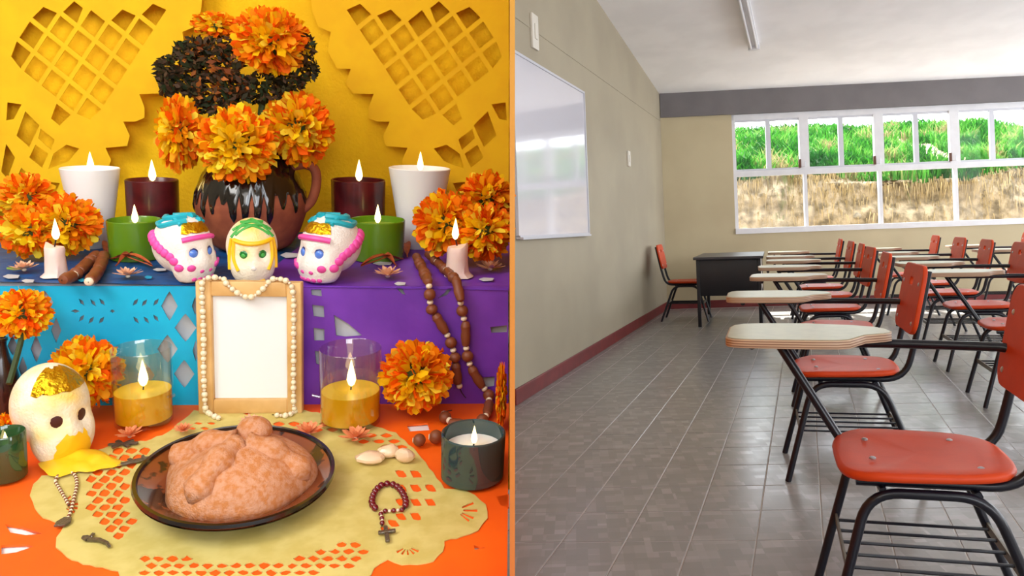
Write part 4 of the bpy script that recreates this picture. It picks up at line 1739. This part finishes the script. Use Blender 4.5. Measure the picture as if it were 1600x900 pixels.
gt = AT('pod_garland', 'two strands of brown seed pods beside the left taper candle', 'garland', on(150, 395, zt))
strand(gt, on(150, 395, zt), [on(152, 398, zt), on(140, 408, zt), on(118, 428, zt), on(96, 438, zt)], [('pod', 16, 9), ('white', 3, 6), ('bead', 8, 9), ('white', 3, 6), ('pod', 14, 9)], sc_)
strand(gt, on(150, 395, zt), [on(162, 398, zt), on(158, 412, zt), on(150, 428, zt), on(138, 441, zt)], [('pod', 20, 9), ('white', 3, 6), ('pod', 14, 9)], sc_)

petal_meshes = {}


def flower(label, u, v, rpx, Z, m, seed, cat='flower', name='dried_flower', leaf=False):
    P = on(u, v, Z)
    mx_, mz_ = mpp(P)
    r = rpx * mx_
    rnd = random.Random(seed)
    t = AT(name, label, cat, P)
    key = m
    if key not in petal_meshes:
        b = MB()
        rows_ = [(0, .04), (.25, .14), (.55, .2), (.8, .15), (1, .02)]
        for (x, w_) in rows_:
            b.v += [(x, -w_, .10 * x * x + .03), (x, 0, .10 * x * x), (x, w_, .10 * x * x + .03)]
        for k in range(4):
            b.f += [(3 * k, 3 * k + 1, 3 * k + 4, 3 * k + 3), (3 * k + 1, 3 * k + 2, 3 * k + 5, 3 * k + 4)]
        petal_meshes[key] = b.mesh('petal', m, True, 180)
    for ly, (n, up, sc2) in enumerate(((9, 12, 1.0), (7, 38, .8), (5, 64, .55))):
        for k in range(n):
            a = 2 * PI * (k + ly * .5) / n + rnd.uniform(-.15, .15)
            put('petal', petal_meshes[key], t, T(0, 0, .004) @ RZ(a) @ RY(-R_(up + rnd.uniform(-8, 8))) @ Matrix.Diagonal((r * sc2,) * 3 + (1,)))
    MB().ell((0, 0, r * .12), (r * .16, r * .16, r * .12), 10, 6).build('heart', 'bead_white', t)
    if leaf:
        MB().prism([(0, 0), (r * .5, -r * .3), (r * 1.2, 0), (r * .5, r * .3)], .003, .006).build('leaf', 'leaf_green', t, True, RZ(PI if u < 400 else 0.3))
    return t


flower('pale peach dried flower at the left end of the upper tier', 38, 424, 26, Z_T + .004, 'petal_pink', 1, leaf=True)
flower('pale peach dried flower in front of the left green votive', 200, 434, 25, Z_T + .004, 'petal_pink', 2)
flower('pale peach dried flower in front of the right green votive', 606, 434, 25, Z_T + .004, 'petal_pink', 3)
flower('pale peach dried flower at the right end of the upper tier', 766, 423, 24, Z_T + .004, 'petal_pink', 4)
flower('small salmon flower left of the plate by the glass candle', 203, 684, 24, .004, 'petal_red', 5)
flower('small red flower right behind the plate', 482, 680, 26, .004, 'petal_red', 6)
flower('small orange-red flower beside the right glass candle', 556, 688, 28, .004, 'petal_red', 7)
flower('small salmon flower behind the plate near the picture frame', 392, 664, 20, .004, 'petal_pink', 8)
flower('small red flower behind the left rim of the plate', 286, 676, 18, .004, 'petal_red', 9)


def dry_leaf(label, a_, b_, wpx, Z):
    p, q = on(a_[0], a_[1], Z), on(b_[0], b_[1], Z)
    d = q - p
    L = d.length
    w_ = wpx * mpp(p)[0]
    b = MB()
    n = 8
    for i in range(n + 1):
        x = i / n
        ww = w_ * math.sin(PI * min(1, x * .95 + .05)) ** .8
        zz = .012 * math.sin(PI * x) + .003
        b.v += [(x * L, -ww, zz + .004), (x * L, 0, zz), (x * L, ww, zz + .004)]
    for k in range(n):
        b.f += [(3 * k, 3 * k + 1, 3 * k + 4, 3 * k + 3), (3 * k + 1, 3 * k + 2, 3 * k + 5, 3 * k + 4)]
    t = AT('dry_leaf', label, 'leaf', p, math.atan2(d.y, d.x))
    b.build('blade', 'leaf_rust', t, True, None, 180)
    MB().tube([(-.01, 0, .003), (L * .3, 0, .013), (L, 0, .004)], .0012, 5).build('midrib', 'leaf_rust', t)


for mir in (0, 1):
    fu = (lambda u: 802 - u) if mir else (lambda u: u)
    side = 'right' if mir else 'left'
    dry_leaf('long rusty dry leaf between the %s skull and green votive' % side, (fu(178), 408), (fu(238), 419), 6, Z_T + .004)
    dry_leaf('short rusty dry leaf beside the %s green votive' % side, (fu(186), 416), (fu(214), 404), 6, Z_T + .004)
    dry_leaf('upright rusty pod leaf by the %s pod garland' % side, (fu(166), 402), (fu(170), 384), 8, Z_T + .004)

# ------------------------------------------------------------------ picture frame with pearls
FP = on(394, 643, .002)
fx, fz = mpp(FP)
FWd, FHt = 167 * fx, 208 * fz
fr = AT('picture_frame', 'light wooden picture frame with a blank white sheet', 'picture frame', FP)
rail = 24 * fx
lean = RX(R_(-1.5))
hw = FWd / 2
for nm, q in (('side_rail', (-hw, -hw + rail, 0, FHt)), ('side_rail', (hw - rail, hw, 0, FHt)), ('bottom_rail', (-hw + rail, hw - rail, 0, rail)), ('top_rail', (-hw + rail, hw - rail, FHt - rail, FHt))):
    MB().bevbox(q[0], q[1], -.008, .008, q[2], q[3], .0016).build(nm, 'frame_wood', fr, True, lean)
MB().box(-hw + rail, hw - rail, .001, .003, rail, FHt - rail).build('blank_sheet', 'photo_paper', fr, False, lean)
MB().box(-hw + rail, hw - rail, .0035, .006, rail, FHt - rail).build('back_board', 'table_wood', fr, False, lean)
ps = thing('pearl_string', 'string of cream pearls looped over the wooden picture frame', 'beads', AM @ T(FP))


def fpt(x, z, y=-.0115):
    return (lean @ Vector((x, y, z))) + FP


xs_ = hw - rail * .52
path = [on(344, 654, .006), on(330, 648, .006), on(322, 641, .006), fpt(-xs_, .012), fpt(-xs_ * 1.02, FHt * .3), fpt(-xs_, FHt * .62), fpt(-xs_ * 1.01, FHt * .9), fpt(-xs_ * .96, FHt + .004), fpt(-xs_ * .6, FHt + .0045, -.004),
        fpt(-xs_ * .45, FHt - .004), fpt(-xs_ * .15, FHt - .020), fpt(xs_ * .1, FHt - .022), fpt(xs_ * .38, FHt - .006), fpt(xs_ * .5, FHt + .0045, -.004), fpt(xs_ * .85, FHt + .004), fpt(xs_, FHt * .93), fpt(xs_ * 1.01, FHt * .6), fpt(xs_, FHt * .3), fpt(xs_, .014),
        on(462, 641, .006), on(448, 649, .006), on(425, 648, .006)]
strand(ps, FP, path, [('pearl', 4.2, 4.2), ('pearl', 4.8, 4.8), ('white', 2.2, 2.6)], fz)

# ------------------------------------------------------------------ glass candles and tea lights
for (u, vb, lab) in ((226, 660, 'clear glass jar candle with amber wax left of the picture frame'), (548, 660, 'clear glass jar candle with yellow wax right of the picture frame')):
    t = jar_candle('glass_candle', lab, 'candle', u, vb, .003, 97, 94, 122, 'clear_glass', 'yellow_wax', .44, 44, 'clear glass candles', .04, topmat='yellow_wax_top')
    mx_, mz_ = mpp(on(u, vb, .003))
    sg = 1 if u < 400 else -1
    MB().tube([(sg * 46 * mx_, -.01, 46 * mz_), (sg * 58 * mx_, -.012, 50 * mz_)], .0025, 8).build('lug', 'clear_glass', t)
jar_candle('tea_light', 'smoky teal glass tea light at the right front', 'candle', 738, 744, .003, 100, 98, 74, 'teal_glass', 'white_wax', .68, 30, None, .09)
jar_candle('tea_light', 'dark green glass tea light cut by the left edge', 'candle', 12, 746, .003, 70, 66, 76, 'dark_green_glass', 'white_wax', .62, 26, None, .09)

# ------------------------------------------------------------------ marigolds of the lower tier
marigold('orange marigold between the front skull and the left glass candle', 134, 582, 56, on(130, 655).y, 330, (.95, .85, 1.05), (.2, -1, .4), seed=31)
marigold('orange marigold standing in the dark vase at the left edge', 34, 490, 44, on(20, 660).y - .01, 280, (1.0, .85, .95), seed=32, stem_to=on(14, 600, .09))
marigold('round orange marigold between the right glass candle and the pod garland', 649, 588, 54, on(649, 655).y, 330, seed=33)
marigold('orange marigold squeezed in at the right edge below the purple drop', 783, 618, 50, on(770, 672).y, 240, (.17, .8, 1.0), seed=34)
marigold('small orange marigold lying behind the green tea light', 8, 664, 20, on(8, 690).y, 140, seed=35)
DV = on(10, 655, .002)
dx_, dz_ = mpp(DV)
dv = AT('dark_bottle', 'dark brown glazed bottle at the left edge behind the skull', 'bottle', DV)
MB().lathe([(0, 0), (24 * dx_, 0), (28 * dx_, 8 * dz_), (29 * dx_, 50 * dz_), (24 * dx_, 80 * dz_), (14 * dx_, 100 * dz_), (10 * dx_, 120 * dz_), (11 * dx_, 130 * dz_), (8 * dx_, 130 * dz_), (8 * dx_, 116 * dz_), (0, 114 * dz_)], 28).build('body', 'dark_vase', dv)
MB().ringlathe([(9.5 * dx_, 126 * dz_), (12.5 * dx_, 128 * dz_), (12.5 * dx_, 132 * dz_), (9.5 * dx_, 133 * dz_)], 24).build('lip', 'dark_vase', dv)

# ------------------------------------------------------------------ plate and bread
PP = on(372, 776, .0035)
qx, qz = mpp(PP)
RP = 157 * qx
PT = T(PP + Vector((0, 0, .009))) @ RX(R_(3.5)) @ RY(R_(4))
pl = thing('bread_plate', 'brown glazed clay plate with black rim under the bread', 'plate', AM @ PT)
MB().lathe([(0, 0), (RP * .6, 0), (RP * .64, .003), (RP * .98, .022), (RP, .0255), (RP * .985, .027), (RP * .93, .024), (RP * .66, .0085), (RP * .6, .006), (0, .006)], 72).build('dish', 'plate_brown', pl)
MB().ringlathe([(RP * .975, .0235), (RP * 1.005, .0255), (RP * .995, .0295), (RP * .96, .0295), (RP * .945, .0262)], 72).build('rim', 'plate_black', pl)
MB().ringlathe([(RP * .62, -.0005 + .0008), (RP * .66, .003), (RP * .99, .0218), (RP * .985, .0205), (RP * .66, .0015)], 72).build('underside_glaze', 'plate_black', pl)
BP = PP + Vector((.002, .0, .0065))
brd = thing('pan_de_muerto', 'sugared round bread with crossed bone strips on the black-rimmed plate', 'bread', AM @ PT @ T(.002, 0, .0065))
bR = 122 * qx
BH = 80 * qz
bones = [(-112, 1.0), (172, 1.02), (-6, 1.03), (85, .95)]


def bread_h(rho, a):
    lob = 1 + .04 * math.sin(3 * a + .6) + .03 * math.sin(5 * a)
    z = (max(0, 1 - rho ** 2.3)) ** .55
    z *= 1 - .10 * math.exp(-((rho - .62) / .2) ** 2) * (0.5 + .5 * math.cos(4 * a - .8))
    z += .05 * noise.noise(Vector((rho * 3 * math.cos(a), rho * 3 * math.sin(a), 2.2)))
    return lob, z


bb = MB()
NR, NAg = 28, 80
rs = []
for j in range(NR + 1):
    rho = 1 - j / NR
    ring = []
    for i in range(NAg):
        a = 2 * PI * i / NAg
        lob, z = bread_h(rho, a)
        ring.append((bR * rho * lob * math.cos(a), bR * .92 * rho * lob * math.sin(a), BH * z * (1 if rho < .999 else 0)))
    rs.append(ring)
bb.rings(rs).build('loaf', 'bread', brd, True, None, 180)
for (ang, ln) in bones:
    a = R_(ang)
    b = MB()
    pts, rr = [], []
    for k in range(15):
        q = .10 + .80 * ln * k / 14
        lob, z = bread_h(q, a)
        pts.append((bR * q * lob * math.cos(a), bR * .92 * q * lob * math.sin(a), BH * z - bR * .08))
        rr.append(bR * (.15 + .06 * math.sin(k / 14 * PI * 2.0 - .9) ** 2) * (1 if k < 13 else .7 if k == 13 else .3))
    b.tube(pts, rr, 18).build('bone_strip', 'bread', brd, True, None, 180)
MB().ell((bR * .10, bR * .26, BH * 1.0), (bR * .24, bR * .22, bR * .19), 22, 14).build('knob', 'bread', brd)

# ------------------------------------------------------------------ small things on the doily
# red rosary
RC = on(606, 776, .006)
rx_, rz_ = mpp(RC)
ro_ = AT('rosary', 'small dark red bead rosary with a metal cross', 'rosary', RC)
path = [on(588, 796, .006), on(581, 785, .006), on(586, 768, .006), on(598, 757, .006), on(614, 757, .006), on(626, 766, .006), on(634, 782, .006), on(632, 796, .006)]
strand(ro_, RC, path, [('red', 5.2, 5.4)], rz_)
strand(ro_, RC, [on(632, 796, .005), on(612, 798, .005), on(596, 800, .005), on(597, 812, .005), on(597, 822, .005)], [('red', 3.8, 3.8), ('white', 2.5, 2.5)], rz_)
cp = on(604, 834, .006) - RC
MB().bevbox(-.0025, .0025, -.016, .016, -.0015, .0015, .0008).build('cross_upright', 'old_silver', ro_, True, T(cp) @ RZ(.2))
MB().bevbox(-.010, .010, -.0025, .0025, -.0015, .0018, .0008).build('cross_arm', 'old_silver', ro_, True, T(cp + Vector((0, .004, 0))) @ RZ(.2))
# wooden beads and pale quartz stones
for k, (u, v, r) in enumerate(((655, 697, 10), (681, 693, 11))):
    P = on(u, v, .003)
    m_ = mpp(P)[1] * r
    t = AT('wooden_bead', ['carved brown wooden bead nearer the quartz stones', 'carved brown wooden bead touching the teal tea light'][k], 'bead', P + Vector((0, 0, m_)))
    put('ball', bead_me, t, Matrix.Diagonal((m_, m_, m_, 1)))
    MB().ringlathe([(m_ * .35, -m_ * 1.02), (m_ * .45, -m_ * .9), (m_ * .3, -m_ * .9)], 12).build('collar', 'bead_white', t, True, RY(PI / 2))
for k, (u, v, a, c_) in enumerate(((580, 723, 24, 9), (608, 714, 17, 10), (634, 722, 16, 11))):
    P = on(u, v, .003)
    s_ = mpp(P)[1]
    q = MB().ell((0, 0, c_ * s_), (a * s_, a * .7 * s_, c_ * s_), 10, 7)
    q.v = [tuple(Vector(p) * (1 + .2 * noise.noise(Vector(p) * 60 + Vector((k * 3, 0, 0))))) for p in q.v]
    q.v = [(p[0], p[1], max(p[2], 0)) for p in q.v]
    tag(q.build('quartz_stone', 'quartz', None, True, AM @ T(P), 25), ['flat pale quartz stone nearest the plate', 'middle pale quartz stone of three behind the rosary', 'rounded quartz stone next to the wooden beads'][k], 'stone', 'quartz stones')


# silver charms
def charm(label, u, v, parts, yaw):
    P = on(u, v, .0035)
    s_ = mpp(P)[0]
    t = AT('silver_charm', label, 'charm', P, yaw)
    for nm, poly, m in parts:
        MB().prism([(x * s_, y * s_) for x, y in poly], .0002, .0030, .0006).build(nm, 'old_silver', t)
    return t


wing = lambda sx, sy: [(0, 0), (8 * sx, 3 * sy), (16 * sx, 10 * sy), (12 * sx, 16 * sy), (4 * sx, 9 * sy)]
charm('dark silver dragonfly charm in front of the left glass candle', 192, 695, [('body', [(-24, -2), (24, -4), (26, 0), (24, 4), (-24, 2)], 0), ('wing', wing(1, 1), 0), ('wing', wing(1, -1), 0), ('wing', wing(-1, 1), 0), ('wing', wing(-1, -1), 0)], .1)
charm('dark silver lizard charm on the doily left of the plate', 212, 722, [('body', [(-30, -3), (-6, -6), (16, -6), (30, -2), (30, 2), (16, 6), (-6, 6), (-30, 3)], 0), ('leg', [(-8, 5), (-2, 5), (-6, 16), (-11, 14)], 0), ('leg', [(10, 5), (16, 5), (16, 16), (11, 15)], 0)], .55)
charm('silver charm shaped like an arm at the front left of the doily', 148, 850, [('arm', [(-20, 4), (0, 6), (22, 0), (34, -8), (36, -4), (24, 6), (0, 14), (-20, 12)], 0), ('hand', [(-20, 2), (-34, 8), (-36, 14), (-28, 18), (-18, 14)], 0), ('thumb', [(-22, 12), (-26, 26), (-20, 26), (-16, 14)], 0)], -.25)
# beaded loop
LC = on(105, 745, .005)
lt_ = AT('bead_loop', 'dark and pearl bead loop with a tiny pendant below the front skull', 'beads', LC)
strand(lt_, LC, [on(86, 752, .005), on(92, 742, .005), on(104, 738, .005), on(116, 741, .005), on(120, 756, .005), on(116, 776, .005), on(110, 800, .005), on(104, 812, .005)], [('pearl', 2.4, 2.4), ('bead', 2.6, 2.6)], mpp(LC)[1])
strand(lt_, LC, [on(86, 752, .005), on(98, 772, .005), on(108, 790, .005)], [('pearl', 2.2, 2.2), ('bead', 2.4, 2.4)], mpp(LC)[1])
pp_ = on(99, 818, .0035) - LC
MB().prism([(-.006, -.008), (.006, -.008), (.008, 0), (.004, .010), (-.004, .010), (-.008, 0)], 0, .003, .0008).build('pendant', 'old_silver', lt_, True, T(pp_))
# yellow crumpled tissue under the front skull
TC = on(118, 716, .002)
tx_, tz_ = mpp(TC)
tb_ = MB()
n = 26
for j in range(n + 1):
    for i in range(n + 1):
        a, q = i / n * 2 * PI, j / n
        ru = 58 * (1 + .22 * math.sin(3 * a + 1) + .1 * math.sin(7 * a))
        p = on(118 + ru * q * math.cos(a), 722 + ru * .42 * q * math.sin(a), .002) - TC
        z = .0035 + (.016 * (1 - q ** 2)) * (.5 + abs(noise.noise(Vector((p.x * 40, p.y * 40, 1))))) if j < n else .0035
        tb_.v.append((p.x, p.y, z))
for j in range(n):
    for i in range(n):
        q = j * (n + 1) + i
        tb_.f.append((q, q + 1, q + n + 2, q + n + 1))
tag(tb_.build('yellow_tissue', 'icing_yellow', None, True, AM @ T(TC), 180), 'crumpled bright yellow tissue spread under the front skull', 'tissue')
